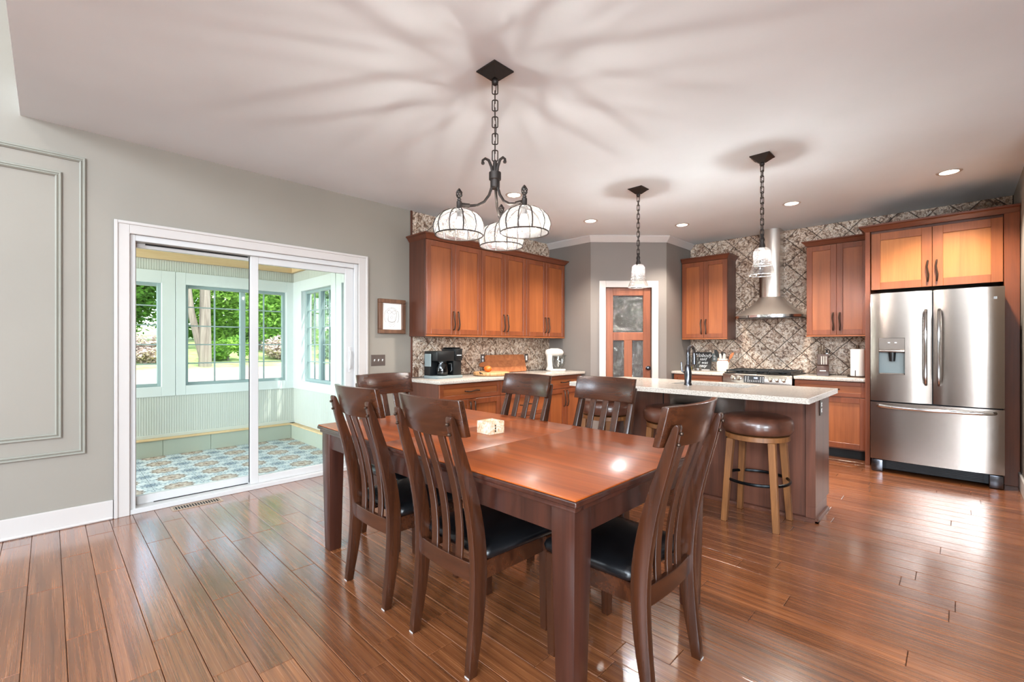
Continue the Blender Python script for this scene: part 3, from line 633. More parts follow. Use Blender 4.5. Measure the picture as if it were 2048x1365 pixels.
text('FRIGIDAIRE', .0155, 'gunmetal', bd, Matrix.Translation((hw - .0925, .0115, 1.6565)) @ FRONT)

# ================================================================== RANGE AND HOOD
RX0, RX1, RY = -2.160, -1.386, 6.05
t_ = thing('gas_range', 'stainless slide-in gas range with black grates between the counters', 'range', ((RX0 + RX1) / 2, RY, 0)); rw = (RX1 - RX0) / 2
MB().box(-rw, rw, .03, .66, .08, .875).build('body', 'stainless', t_, bevel=.003)
cp = MB().prism([(.03, .755), (-.012, .765), (.012, .885), (.05, .892), (.05, .755)], -rw, rw, 'x').build('control_panel', 'stainless', t_, bevel=.004, seg=2)
tilt = math.atan2(.024, .12)
KM = lambda x, z: Matrix.Translation((x, -.012 + (z - .765) * .2, z)) @ Matrix.Rotation(R(90) - tilt, 4, 'X')
for x in (-.265, -.195, .165, .235, .305):
    kb = MB(KM(x, .832)).lathe([(.030, 0), (.030, .004), (.022, .006), (.021, .030), (.017, .034)], 18).build('knob', 'knob_steel', cp)
    MB(KM(x, .832)).box(-.004, .004, -.018, .018, .034, .039).build('grip', 'knob_steel', kb, bevel=.001)
dsp = MB(KM(-.02, .826)).box(-.115, .115, -.042, .042, 0, .003).build('display', 'black_plastic', cp, smooth=0)
text('4:05', .026, 'led', dsp, KM(0, .842) @ Matrix.Translation((0, 0, .0035)), 'clock')
for i in range(4):
    for x in (-.115, -.085, .055, .082):
        MB(KM(x, .80 + i * .017)).box(-.006, .006, -.0025, .0025, .003, .0036).build('key', 'chalk', dsp, smooth=0)
for i in range(2):
    for j in range(6): MB(KM(-.065 + j * .02, .80 + i * .012)).box(-.004, .004, -.002, .002, .003, .0036).build('key', 'chalk', dsp, smooth=0)
MB().box(-rw, rw, .05, .66, .875, .898).build('cooktop', 'black_metal', t_, bevel=.003)
for k in range(3):
    xa = -rw + .02 + k * (2 * rw - .04) / 3; xb = xa + (2 * rw - .04) / 3 - .006; gb = MB()
    for y_ in (.07, .22, .36, .50, .63): gb.box(xa, xb, y_ - .006, y_ + .006, .915, .930)
    for x_ in (xa, (xa + xb) / 2 - .006, xb - .012): gb.box(x_, x_ + .012, .07, .63, .912, .932)
    for x_ in (xa, xb - .012):
        for y_ in (.07, .62): gb.box(x_, x_ + .012, y_, y_ + .012, .898, .915)
    gb.build('grate', 'black_plastic', t_, bevel=.002)
    for y_ in (.2, .5): MB().lathe([(.045, .898), (.045, .910), (.03, .914)], 16, ((xa + xb) / 2, y_, 0)).build('burner', 'black_metal', t_)
od = box(-rw + .004, rw - .004, .0, .03, .20, .75).build('oven_door', 'stainless', t_, bevel=.004); box(-rw + .1, rw - .1, -.003, .0, .32, .6).build('oven_window', 'black_plastic', od, smooth=0)
MB().tube([(-rw + .06, 0, .70), (-rw + .06, -.05, .70), (rw - .06, -.05, .70), (rw - .06, 0, .70)], .011, 8).build('handle', 'chrome', od)
box(-rw + .02, rw - .02, .06, .6, 0, .08).build('toe_kick', 'gap', t_, smooth=0)
# hood
t_ = thing('range_hood', 'stainless chimney range hood with flared canopy on the tiled wall', 'range hood', (-1.745, YB - .012, 0)); hcx = 0
def arc(w, d, bow, z, n=16):
    pts_ = [(-w, 0, z)]
    for i in range(n + 1):
        u = -1 + 2 * i / n; pts_.append((w * u, -d - bow * (1 - u * u), z))
    pts_.append((w, 0, z)); return pts_
MB().loft([arc(.120, .20, .05, 1.86), arc(.120, .20, .05, H - .003)]).build('chimney', 'stainless_v', t_, smooth=30)
MB().loft([arc(.378, .33, .18, 1.595), arc(.378, .33, .18, 1.625)]).build('rim', 'chrome', t_, smooth=30)
rings = []
for i in range(7):
    u = i / 6; e = (1 - u) ** 1.25; rings.append(arc(.122 + .250 * e, .202 + .122 * e, .052 + .124 * e, 1.625 + .24 * u))
MB().loft(rings).build('canopy', 'stainless_soft', t_, smooth=30)
MB().loft([arc(.355, .31, .165, 1.588), arc(.355, .31, .165, 1.596)]).build('filter', 'gunmetal', t_, smooth=30)

# ================================================================== ISLAND
IX0, IX1, IY0, IY1, IZ = -2.525, -.665, 3.31, 4.25, .915
hx0, hx1, hy0, hy1 = -1.80, -1.18, 3.775, 4.125
t_ = thing('kitchen_island', 'dark stained wooden kitchen island base with panelled end', 'island', (-1.6, 3.98, 0))
def rel(m): return MB(Matrix.Translation((1.6, -3.98, 0)))
rel(0).box(-2.46, -.78, 3.80, 3.82, .0, IZ - .036).box(-2.46, -2.44, 3.82, 4.20, .0, IZ - .036).box(-2.44, -.78, 4.17, 4.19, .10, IZ - .036).box(-2.44, -.78, 3.82, 4.17, .10, .12).build('body', 'island_wood', t_, bevel=.001)
rel(0).prism([(-.78, 3.775), (-.72, 3.775), (-.72, 4.235), (-.78, 4.235)], .10, IZ - .036).prism([(-.78, 3.775), (-.72, 3.775), (-.72, 4.155), (-.78, 4.155)], 0, .10).build('end_panel', 'island_wood', t_, bevel=.0015)
rel(0).box(-2.44, -.78, 4.12, 4.16, 0, .10).build('toe_kick', 'gap', t_, smooth=0)
for i in range(3):
    xa = -2.40 + i * .535; rel(0).box(xa, xa + .008, 3.796, 3.80, .02, IZ - .036).build('joint', 'gap', t_, smooth=0)
rel(0).prism([(3.757, 0), (3.757, .012), (3.765, .022), (3.775, .024), (3.80, .024), (3.80, 0)], -2.46, -.702, 'x').build('shoe_moulding', 'island_wood', t_)
rel(0).prism([(-.702, 0), (-.702, .012), (-.71, .022), (-.72, .024), (-.72, 0)], 3.757, 4.155, 'y').build('shoe_moulding', 'island_wood', t_)
top = MB()
def ring4(x0, x1, y0, y1, z): return [(x0, y0, z), (x1, y0, z), (x1, y1, z), (x0, y1, z)]
z0, z1 = IZ - .036, IZ
o_b, o_t, h_b, h_t = ring4(IX0, IX1, IY0, IY1, z0), ring4(IX0, IX1, IY0, IY1, z1), ring4(hx0, hx1, hy0, hy1, z0), ring4(hx0, hx1, hy0, hy1, z1)
top.loft([o_b, o_t, h_t, h_b, o_b], cap=False)
tag(top.build('island_countertop', 'quartz', bevel=.003, smooth=30), 'long cream speckled quartz countertop overhanging the island', 'countertop')
sk = MB().loft([ring4(hx0 + .001, hx1 - .001, hy0 + .001, hy1 - .001, z0 - .002), ring4(hx0 + .012, hx1 - .012, hy0 + .012, hy1 - .012, .70), ring4(hx0 + .02, hx1 - .02, hy0 + .02, hy1 - .02, .695)], cap=False)
sk.add(ring4(hx0 + .02, hx1 - .02, hy0 + .02, hy1 - .02, .695), [[0, 1, 2, 3]]); tag(sk.build('kitchen_sink', 'stainless', smooth=30), 'stainless undermount sink set into the island', 'sink')
t_ = thing('faucet', 'tall dark metal gooseneck faucet on the island', 'faucet', (-1.605, 3.715, IZ))
MB().lathe([(.031, 0), (.031, .012), (.026, .02), (.030, .09), (.025, .15), (.017, .17)], 18).build('base', 'gunmetal', t_)
gp = [(0, 0, .16), (0, 0, .24)] + [(.0, .062 - .062 * math.cos(PI * i / 8), .26 + .062 * math.sin(PI * i / 8)) for i in range(9)]
MB().tube(gp, .0135, 12).build('neck', 'gunmetal', t_)
MB().lathe([(.013, .27), (.018, .24), (.019, .17), (.015, .165)], 14, (0, .124, 0)).build('spray_head', 'gunmetal', t_)
MB().tube([(-.02, 0, .10), (-.05, 0, .115), (-.055, -.005, .19)], [.010, .009, .006], 8).build('lever', 'gunmetal', t_)
def outlet(name, label, m, kind, mat='bronze_plate', n=1, ins='white_plastic'):
    t2 = thing(name, label, 'outlet' if 'outlet' in name else 'switch'); t2.matrix_world = m
    w_ = .036 + .046 * (n - 1) / 2
    p_ = MB().box(-w_, w_, -.006, 0, -.058, .058).build('plate', mat, t2, bevel=.003)
    for i in range(n):
        cx = (i - (n - 1) / 2) * .046
        if kind == 'duplex':
            for z in (-.021, .021):
                r_ = box(cx - .014, cx + .014, -.009, -.006, z - .015, z + .015).build('receptacle', ins, t2, bevel=.004, seg=2)
                for s_ in (-.005, .005): box(cx + s_ - .001, cx + s_ + .001, -.0095, -.009, z - .004, z + .006).build('slot', 'gap', r_, smooth=0)
        elif kind == 'rocker': box(cx - .016, cx + .016, -.010, -.006, -.033, .033).build('rocker', ins, t2, bevel=.002)
        else: MB().prism([(-.006, -.012), (-.018, .004), (-.018, .012), (-.006, .006)], cx - .005, cx + .005, 'x').build('toggle', ins, t2, bevel=.001)
    return t2
LW = lambda y_, z_, x_=XL: Matrix.Translation((x_, y_, z_)) @ Matrix.Rotation(R(90), 4, 'Z')
outlet('light_switch', 'bronze plate with three white toggle switches below the framed sketch', LW(2.418, 1.088), 'toggle', n=3)
outlet('wall_outlet', 'bronze outlet plate on tile left of the leaning cutting board', LW(3.872, 1.07, XL + .0125), 'duplex')
outlet('wall_switch', 'bronze plate with white rocker switch right of the cutting board', LW(4.69, 1.065, XL + .0125), 'rocker')
outlet('wall_outlet', 'grey outlet plate on tile between chalkboard sign and utensil crock', Matrix.Translation((-2.512, YB - .0125, 1.066)), 'duplex', 'outlet_grey')
outlet('wall_outlet', 'bronze outlet plate on the end panel of the island', LW(3.93, .795, -.719), 'duplex')

# ================================================================== DINING TABLE
TX0, TX1, TY0, TY1, TZ = -2.815, -.855, 1.155, 2.235, .76
tcx, tcy = (TX0 + TX1) / 2, (TY0 + TY1) / 2; tw, td = (TX1 - TX0) / 2, (TY1 - TY0) / 2
t_ = thing('dining_table', 'rectangular reddish brown wooden dining table with square legs', 'table', (tcx, tcy, 0))
lv = .23                                        # half width of the centre leaf
for a, b in ((-tw, -lv - .001), (-lv + .0, lv), (lv + .001, tw)):
    MB().box(max(a, -tw + .004), min(b, tw - .004), -td + .004, td - .004, TZ - .006, TZ).build('top_board' if a != -lv else 'leaf', 'table_top_wood', t_, bevel=.0025, seg=2)
MB().box(-tw, tw, -td, td, TZ - .026, TZ - .0061).build('edge_band', 'table_leg_wood', t_, bevel=.005, seg=3)
MB().box(-tw + .012, tw - .012, -td + .012, -td + .06, TZ - .046, TZ - .026).box(-tw + .012, tw - .012, td - .06, td - .012, TZ - .046, TZ - .026).box(-tw + .012, -tw + .06, -td + .06, td - .06, TZ - .046, TZ - .026).box(tw - .06, tw - .012, -td + .06, td - .06, TZ - .046, TZ - .026).build('edge_moulding', 'table_leg_wood', t_, bevel=.004, seg=2)
lg = .048; lx, ly_ = tw - .022 - lg, td - .022 - lg
for sx in (-1, 1):
    for sy in (-1, 1):
        r_ = [[(sx * lx + e * a, sy * ly_ + e * b, z) for a, b in ((-1, -1), (1, -1), (1, 1), (-1, 1))] for e, z in ((.036, .0), (.048, .60), (.048, TZ - .046))]
        MB().loft(r_).build('leg', 'table_leg_wood', t_, bevel=.004, seg=2)
for sy in (-1, 1): box(-lx + lg, lx - lg, sy * (ly_ + .022) - .011, sy * (ly_ + .022) + .011, TZ - .14, TZ - .046).build('apron', 'table_leg_wood', t_, bevel=.002)
for sx in (-1, 1): box(sx * (lx + .022) - .011, sx * (lx + .022) + .011, -ly_ + lg, ly_ - lg, TZ - .14, TZ - .046).build('apron', 'table_leg_wood', t_, bevel=.002)

# ================================================================== DINING CHAIRS (front is +Y)
CH = 1.045
def sy_(z):      # side profile of the back posts
    pts_ = [(0, -.222), (.15, -.196), (.30, -.180), (.42, -.176), (.55, -.188), (.70, -.220), (.85, -.268), (.92, -.290), (1.0, -.310), (1.1, -.332)]
    for (a, p), (b, q_) in zip(pts_, pts_[1:]):
        if z <= b: u = (z - a) / (b - a); u2 = u; return p + (q_ - p) * u2
    return pts_[-1][1]
def chair():
    t_ = thing('dining_chair', '', 'chair', group='dining chairs around the table')
    bot, topz = CH - .138, CH
    for s_ in (-1, 1):
        rings = []; N = 16; zt_ = CH - .082
        for i in range(N + 1):
            z = zt_ * i / N; d = .0185 + .0135 * math.sin(PI * min(1, z / .9)) - (.004 if i == N else 0); w_ = .016
            y_ = sum(sy_(max(0, z + e)) for e in (-.06, -.03, 0, .03, .06)) / 5; x_ = s_ * (.192 - .010 * z / zt_)
            rings.append([(x_ - w_, y_ - d, z), (x_ + w_, y_ - d, z), (x_ + w_, y_ + d - (.004 if i == N else 0), z), (x_ - w_, y_ + d - (.004 if i == N else 0), z)])
        e = rings[-1]; cyy = sum(p[1] for p in e) / 4
        [rings.append([(p[0], cyy + (p[1] - cyy) * q1 - q2 * .3, zt_ + q2) for p in e]) for q1, q2 in ((.95, .008), (.8, .016), (.55, .022), (.2, .0255))]
        ps = MB().loft(rings).build('back_leg', 'chair_wood', t_, bevel=.0025, seg=2)
        MB().box(s_ * .192 - .013, s_ * .192 + .013, -.222 - .016, -.222 + .016, -.0, .006).build('glide', 'glide_grey', ps, smooth=0)
        for z in (bot + .014, bot + .052): MB().ball((s_ * .182, sy_(z) - .021, z), .007, 8).build('bolt_cap', 'bronze', ps)
        r2 = [[(s_ * .195 + a * e2, .205 + b * e2, z) for a, b in ((-1, -1), (1, -1), (1, 1), (-1, 1))] for e2, z in ((.018, 0), (.022, .25), (.022, .415))]
        fl = MB().loft(r2).build('front_leg', 'chair_wood', t_, bevel=.003)
        MB().box(s_ * .195 - .014, s_ * .195 + .014, .205 - .014, .205 + .014, -.0, .006).build('glide', 'glide_grey', fl, smooth=0)
        box(s_ * .189 - .010, s_ * .189 + .010, -.16, .187, .345, .415).build('side_rail', 'chair_rail_wood', t_, bevel=.002)
    box(-.175, .175, .208, .226, .345, .415).build('front_rail', 'chair_rail_wood', t_, bevel=.002)
    rr = []
    for i in range(9):
        x_ = -.178 + .356 * i / 8; y_ = -.184 - .012 * (1 - (x_ / .178) ** 2); rr.append([(x_, y_ - .011, .335), (x_, y_ + .011, .335), (x_, y_ + .011, .408), (x_, y_ - .011, .408)])
    MB().loft(rr).build('rear_rail', 'chair_rail_wood', t_, bevel=.002)
    # curved top rail, fixed to the front of the posts
    rr = []; hw_ = .210
    for i in range(15):
        u = -1 + 2 * i / 14; x_ = hw_ * u; cu = -.044 * (1 - u * u) + .026; th = .0125
        hz = .006 * (1 - u * u)
        yb, yt = sy_(bot) + .016 + cu, sy_(topz) + .016 + cu
        rr.append([(x_, yb - th, bot - hz), (x_, yb + th, bot - hz), (x_, yt + th, topz + hz * .4), (x_, yt - th, topz + hz * .4)])
    MB().loft(rr).build('top_rail', 'chair_rail_wood', t_, bevel=.003, seg=2, smooth=40)
    for x_ in (-.088, 0, .088):
        rings = []
        for i in range(15):
            z = .40 + (bot + .012 - .40) * i / 14; u = i / 14
            bow = -.012 * (1 - (x_ / .178) ** 2) * (1 - u) + (.006 - .008 * (x_ == 0)) * u
            y_ = sum(sy_(z + e) for e in (-.06, -.03, 0, .03, .06)) / 5 + bow - .004 * 0 + .02 * math.sin(PI * u) * .4
            xx = x_ * (.93 + .07 * u); rings.append([(xx - .021, y_ - .006, z), (xx + .021, y_ - .006, z), (xx + .021, y_ + .006, z), (xx - .021, y_ + .006, z)])
        MB().loft(rings).build('slat', 'chair_wood', t_, bevel=.002)
    # padded seat
    rings = []
    for e, z in ((.012, .415), (.0, .423), (-.004, .440), (.002, .456), (.018, .466), (.06, .472), (.13, .474)):
        x_, y0_, y1_ = .222 - e, -.155 + e, .242 - e; rc = .03; pts_ = []
        for cx, cy, a0 in ((x_ - rc, y1_ - rc, 0), (-x_ + rc, y1_ - rc, 90), (-x_ * .93 + rc, y0_ + rc, 180), (x_ * .93 - rc, y0_ + rc, 270)):
            for k in range(4): an = R(a0 + 30 * k); pts_.append((cx + rc * math.cos(an), cy + rc * math.sin(an), z))
        rings.append(pts_)
    MB().loft(rings).build('seat', 'leather_black', t_, smooth=60)
    return t_
c0 = chair(); GR = 'dining chairs around the table'
c0.location = (-1.500, 1.335, 0); c0.rotation_euler = (0, 0, R(-1)); c0['label'] = 'dark wooden dining chair in front of the table, nearer of the two on this side'
dup_thing(c0, (-2.125, 1.338, 0), R(0), 'dark wooden dining chair on the near long side beside the patio door end', GR)
dup_thing(c0, (-.965, 1.625, 0), R(90), 'dark wooden dining chair at the right head of the table, back to the stools', GR)
dup_thing(c0, (-2.625, 1.665, 0), R(-90), 'dark wooden dining chair at the far left head of the table by the patio door', GR)
dup_thing(c0, (-2.125, 2.035, 0), R(180), 'dark wooden dining chair on the far side in front of the cherry base cabinets', GR)
dup_thing(c0, (-1.580, 2.165, 0), R(180), 'dark wooden dining chair on the far side in front of the island', GR)
# coaster holder
t_ = thing('coaster_holder', 'cream marble coaster holder standing on the dining table', 'coaster holder', (-1.862, 1.725, TZ), R(-3)); q = .054
MB().box(-q, q, -q, q, 0, .010).build('base', 'marble', t_, bevel=.002)
MB().box(-q, q, -q, -q + .012, .01, .068).box(-q, -q + .012, -q + .012, q - .012, .01, .068).box(-q, q, q - .012, q, .01, .068).box(q - .012, q, -q + .012, -.014, .01, .068).box(q - .012, q, .002, q - .012, .01, .068).build('wall', 'marble', t_, bevel=.0015)
for i in range(6):
    o = box(-.040, .0405, -.040, .040, 0, .0072).build('coaster', 'marble' if i % 2 else 'black_plastic', None, bevel=.001); o.location = (-1.862, 1.725, TZ + .0102 + i * .0074); o.rotation_euler = (0, 0, R(-3))
    tag(o, '%s square coaster inside the marble holder, %s of its stack' % ('cream' if i % 2 else 'dark', ('bottom', 'second from bottom', 'third from bottom', 'third from top', 'second from top', 'topmost')[i]), 'coaster', 'coasters in the holder')

# ================================================================== BAR STOOLS
def stool():
    t_ = thing('bar_stool', '', 'stool', group='bar stools along the island')
    MB().lathe([(.190, .630), (.212, .636), (.226, .655), (.229, .690), (.224, .722), (.208, .742), (.18, .750), (.10, .756), (.01, .757)], 36).build('seat', 'leather_brown', t_, smooth=60)
    MB().lathe([(.05, .588), (.205, .588), (.205, .622), (.12, .628), (.05, .628)], 32).build('seat_ring', 'stool_wood', t_, bevel=.002)
    MB().lathe([(.11, .626), (.11, .634)], 20).build('swivel_plate', 'black_metal', t_)
    for sx in (-1, 1):
        for sy in (-1, 1):
            r_ = []
            for a, z, w_ in ((.166, 0, .019), (.132, .588, .023)): r_.append([(sx * a + i * w_, sy * a + j * w_, z) for i, j in ((-1, -1), (1, -1), (1, 1), (-1, 1))])
            MB().loft(r_).build('leg', 'stool_wood', t_, bevel=.003)
    rg = [(.206 * math.cos(2 * PI * i / 40), .206 * math.sin(2 * PI * i / 40), .30) for i in range(40)]
    MB().tube(rg, .011, 8, True, .7).build('foot_ring', 'black_metal', t_); return t_
s0 = stool(); s0.location = (-1.03, 3.54, 0); s0['label'] = 'round brown leather bar stool nearest the end panel of the island'
dup_thing(s0, (-1.655, 3.54, 0), R(4), 'brown leather bar stool half hidden behind the right head chair', 'bar stools along the island')
dup_thing(s0, (-2.285, 3.54, 0), R(-3), 'brown leather bar stool seen through the slats of a far side chair', 'bar stools along the island')

# ================================================================== LIGHT FIXTURES
def chain(parent, x, y, z0, z1, n, w=.012, r=.0026):
    L_ = (z1 - z0) / n
    for i in range(n):
        zc_ = z0 + L_ * (i + .5); h = L_ * .64; pts_ = []
        for sx, sz in ((1, 1), (-1, 1), (-1, -1), (1, -1)):
            for k in (0, 1, 2):
                an = {(1, 1): 0, (-1, 1): 90, (-1, -1): 180, (1, -1): 270}[(sx, sz)] + 45 * k; an = R(an); rc = w * .45
                px, pz = sx * (w - rc) + rc * math.cos(an), sz * (h - rc) + rc * math.sin(an); pts_.append((x + px, y, zc_ + pz) if i % 2 == 0 else (x + px * .707, y + px * .707, zc_ + pz) if False else (x, y + px, zc_ + pz))
        MB(Matrix.Translation((x, y, 0)) @ Matrix.Rotation(R(45), 4, 'Z') @ Matrix.Translation((-x, -y, 0))).tube(pts_, r, 6, True).build('chain_link', 'iron', parent)
def canopy(parent, z=H, s=.07):
    MB().loft([[(a * e, b * e, q_) for a, b in ((-1, -1), (1, -1), (1, 1), (-1, 1))] for e, q_ in ((s, z - .001), (s, z - .008), (s * .86, z - .014), (s * .80, z - .018), (.022, z - .05))]).build('canopy', 'iron', parent, smooth=20)
    MB().ball((0, 0, z - .062), .019, 12).build('loop', 'iron', parent)
def bulb(parent, loc, r=.021, fil='filament'):
    b = MB().lathe([(.010, 0), (.012, -.01), (r, -.032), (r * 1.02, -.044), (r * .8, -.060), (.004, -.066)], 14, loc).build('bulb', 'bulb', parent, smooth=60)
    MB().tube([(loc[0], loc[1], loc[2] - .028), (loc[0], loc[1], loc[2] - .050)], .0032, 6).build('filament', fil, b); return b
# --- chandelier
t_ = thing('chandelier', 'dark iron three-arm chandelier with ribbed seeded glass shades over the table', 'chandelier', (-1.80, 1.70, 0))
canopy(t_, H, .072); chain(t_, 0, 0, 2.255, 2.665, 9, .015, .0032)
MB().tube([(.006, .004, 2.67), (-.006, 0, 2.55), (.006, .004, 2.42), (-.004, 0, 2.30), (0, 0, 2.19)], .0022, 6).build('cord', 'iron', t_)
MB().lathe([(.02, 2.098), (.026, 2.105), (.026, 2.142), (.033, 2.148), (.033, 2.186), (.014, 2.192), (.010, 2.25), (.004, 2.256)], 18).build('hub', 'iron', t_)
u_f = Vector((-math.sin(R(44.5)), math.cos(R(44.5)), 0)); u_r = Vector((math.cos(R(44.5)), math.sin(R(44.5)), 0))
for k in range(3):
    an = R(8.6 + 120 * k); d = u_f * math.cos(an) + u_r * math.sin(an); Rr = .20
    def P_(r_, z): return (d.x * r_, d.y * r_, z)
    arm = MB().tube([P_(.018, 2.14), P_(.020, 2.10), P_(.034, 2.06), P_(.062, 2.02), (d.x * .10, d.y * .10, 1.997), P_(.14, 1.990), P_(Rr - .012, 1.990)], .0075, 8).build('arm', 'iron', t_)
    MB().tube([P_(Rr - .055, 1.990), P_(Rr - .05, 1.990), P_(Rr - .014, 1.990)], .012, 8).build('sleeve', 'iron', arm)
    sc = [P_(.012, 2.17), P_(.020, 2.215), P_(.036, 2.248), P_(.056, 2.255), P_(.070, 2.243), P_(.070, 2.229)]
    MB().tube(sc, [.008, .008, .0075, .007, .0065, .008], 8).build('scroll', 'iron', arm); MB().ball(P_(.069, 2.228), .010, 8).build('scroll_knob', 'iron', arm)
    c = P_(Rr, 0)
    MB().lathe([(.024, 1.952), (.018, 1.962), (.014, 1.968), (.014, 2.005), (.010, 2.01), (.011, 2.018), (.006, 2.022)], 14, c).build('socket', 'iron', t_)
    fin = MB()
    for w_ in range(6):      # open twisted finial
        fin.tube([(c[0] + .0155 * math.sin(PI * i / 8) * math.cos(2 * PI * (w_ / 6 + i / 18)), c[1] + .0155 * math.sin(PI * i / 8) * math.sin(2 * PI * (w_ / 6 + i / 18)), 2.018 + .056 * i / 8) for i in range(9)], .0032, 6)
    fin.build('finial', 'iron', t_, smooth=60)
    prof = [(.030, 1.958), (.062, 1.953), (.098, 1.935), (.122, 1.908), (.133, 1.878), (.134, 1.858), (.128, 1.835), (.124, 1.828)]
    sh = MB().lathe(prof, 40, c, cap=False).build('glass_shade', 'seeded_glass', t_, smooth=80)
    for w_ in range(12):
        a_ = 2 * PI * w_ / 12; MB().tube([(c[0] + (r_ + .0015) * math.cos(a_), c[1] + (r_ + .0015) * math.sin(a_), z) for r_, z in prof], .0033, 5).build('rib', 'iron', sh)
    MB().tube([(c[0] + .125 * math.cos(2 * PI * i / 40), c[1] + .125 * math.sin(2 * PI * i / 40), 1.828) for i in range(40)], .0035, 6, True).build('rim', 'iron', sh)
    MB().lathe([(.012, 1.955), (.014, 1.93), (.012, 1.925)], 12, c).build('bulb_holder', 'iron', t_); bulb(t_, (c[0], c[1], 1.925))
# --- pendants
def pendant(label, loc):
    t_ = thing('pendant_lamp', label, 'pendant lamp', loc, 0, 'pendant lamps over the island')
    canopy(t_, H, .072); chain(t_, 0, 0, 2.115, 2.665, 13, .0125, .003)
    MB().tube([(.004, .003, 2.67), (-.005, 0, 2.5), (.005, .003, 2.3), (0, 0, 2.08)], .002, 6).build('cord', 'iron', t_)
    MB().lathe([(.010, 2.125), (.012, 2.10), (.020, 2.08), (.014, 2.06), (.022, 2.035), (.024, 2.015), (.018, 2.005)], 14).build('socket', 'iron', t_)
    prof = [(.022, 2.018), (.046, 2.010), (.058, 1.990), (.061, 1.955), (.061, 1.915), (.066, 1.880), (.078, 1.845), (.090, 1.815), (.091, 1.800)]
    N = 40; rings = [[((r_ + (.0035 * math.sin(i * 2 * PI / N * 10 + z * 60) if r_ > .05 else 0)) * math.cos(2 * PI * i / N), (r_ + (.0035 * math.sin(i * 2 * PI / N * 10 + z * 60) if r_ > .05 else 0)) * math.sin(2 * PI * i / N), z) for i in range(N)] for r_, z in prof]
    sh = MB().loft(rings, cap=False).build('glass_shade', 'bell_glass', t_, smooth=80)
    for rr_, zz_ in ((.0915, 1.800), (.067, 1.880)): MB().tube([((rr_ + .002 * math.sin(i * 2 * PI / 40 * 10)) * math.cos(2 * PI * i / 40), (rr_ + .002 * math.sin(i * 2 * PI / 40 * 10)) * math.sin(2 * PI * i / 40), zz_) for i in range(40)], .0028 if zz_ < 1.85 else .0012, 6, True).build('glass_rim', 'rim_glass', sh, smooth=60)
    bulb(t_, (0, 0, 1.995), .020, 'filament_bright'); return t_
pd1 = pendant('small glass bell pendant on a chain in front of the pantry door', (-2.186, 3.945, 0))
dup_thing(pd1, (-1.111, 3.95, 0), R(0), 'small glass bell pendant on a chain in front of the hood chimney', 'pendant lamps over the island')
# --- recessed lights
for (x, y_, lb) in ((-3.154, 3.238, 'recessed ceiling light seen beside the chandelier arm'), (-3.159, 4.561, 'recessed ceiling light near the tall left wall cabinets and pantry'), (-2.454, 5.509, 'recessed ceiling light in front of the pantry, left of the hood'), (-1.259, 5.480, 'recessed ceiling light between the hood and the refrigerator cabinet'), (-.062, 5.433, 'recessed ceiling light in front of the refrigerator, farthest right')):
    t_ = thing('recessed_light', lb, 'ceiling light', (x, y_, H), 0, 'recessed ceiling lights')
    MB().lathe([(.062, -.001), (.064, -.006), (.084, -.004), (.086, -.0005)], 28).build('trim_ring', 'white_trim', t_)
    MB().lathe([(.001, -.0035), (.062, -.0035), (.062, -.001), (.001, -.001)], 28).build('lens', 'can_glow', t_)
    lamp('recessed_spot', 'SPOT', (x, y_, H - .03), 200, (1.0, .92, .82), spot_size=R(118), spot_blend=.7, shadow_soft_size=.05)
# --- living-room ceiling lamp (out of view), throws the soffit's slanting shadow on the panelled wall
t_ = thing('flush_lamp', 'round flush lamp on the high living-room ceiling', 'ceiling light', (-1.9, -1.55, HV)); MB().lathe([(.12, -.02), (.12, -.001), (.02, -.001)], 24).build('base', 'iron', t_); MB().ball((0, 0, -.16), .12, 16).build('globe', 'can_glow', t_)
lamp('flush_lamp_light', 'POINT', (-1.9, -1.55, HV - .36), 75, (1, .95, .86), shadow_soft_size=.06)

# ================================================================== WALL PICTURE, VENT
t_ = thing('framed_sketch', 'small rustic wood framed pencil portrait sketch on the grey wall', 'picture', (XL, 2.568, 1.552), R(90)); w_, h_ = .158, .182
for a in ((-w_, w_, -h_, -h_ + .042), (-w_, w_, h_ - .042, h_), (-w_, -w_ + .042, -h_ + .042, h_ - .042), (w_ - .042, w_, -h_ + .042, h_ - .042)): box(a[0], a[1], -.045, 0, a[2], a[3]).build('frame_rail', 'frame_wood', t_, bevel=.004)
pp = box(-w_ + .042, w_ - .042, -.02, -.012, -h_ + .042, h_ - .042).build('paper', 'paper', t_, smooth=0)
def stroke(pts_, r=.0018): MB().tube([(x, -.0202, z) for x, z in pts_], r, 4).build('pencil_stroke', 'ink', pp, smooth=0)
def ell(cx, cz_, a, b, s=0, e=360, n=20): return [(cx + a * math.cos(R(s + (e - s) * i / n)), cz_ + b * math.sin(R(s + (e - s) * i / n))) for i in range(n + 1)]
for s_ in (ell(0, .01, .062, .075, 200, 520), ell(0, .055, .058, .04, 10, 170), ell(-.03, .045, .024, .018), ell(.03, .045, .024, .018), ell(0, -.01, .013, .016), ell(0, -.045, .028, .014, 180, 360), ell(0, -.075, .012, .02, 180, 360), ell(-.068, 0, .018, .06, 60, 290), ell(.068, 0, .018, .06, -110, 120), [(-.006, .048), (.006, .048)], ell(0, -.06, .05, .05, 215, 325), [(-.045, .02), (-.04, -.05), (-.02, -.09)], [(.045, .02), (.04, -.05), (.02, -.09)]): stroke(s_)
t_ = thing('floor_register', 'brown slotted metal floor vent in front of the patio door', 'vent', (-4.255, .815, 0), R(90))
MB().box(-.165, .165, -.055, -.042, 0, .004).box(-.165, .165, .042, .055, 0, .004).box(-.165, -.15, -.042, .042, 0, .004).box(.15, .165, -.042, .042, 0, .004).build('rim', 'vent_tan', t_, bevel=.001)
box(-.15, .15, -.042, .042, .0002, .0012).build('duct', 'grille_dark', t_, smooth=0)
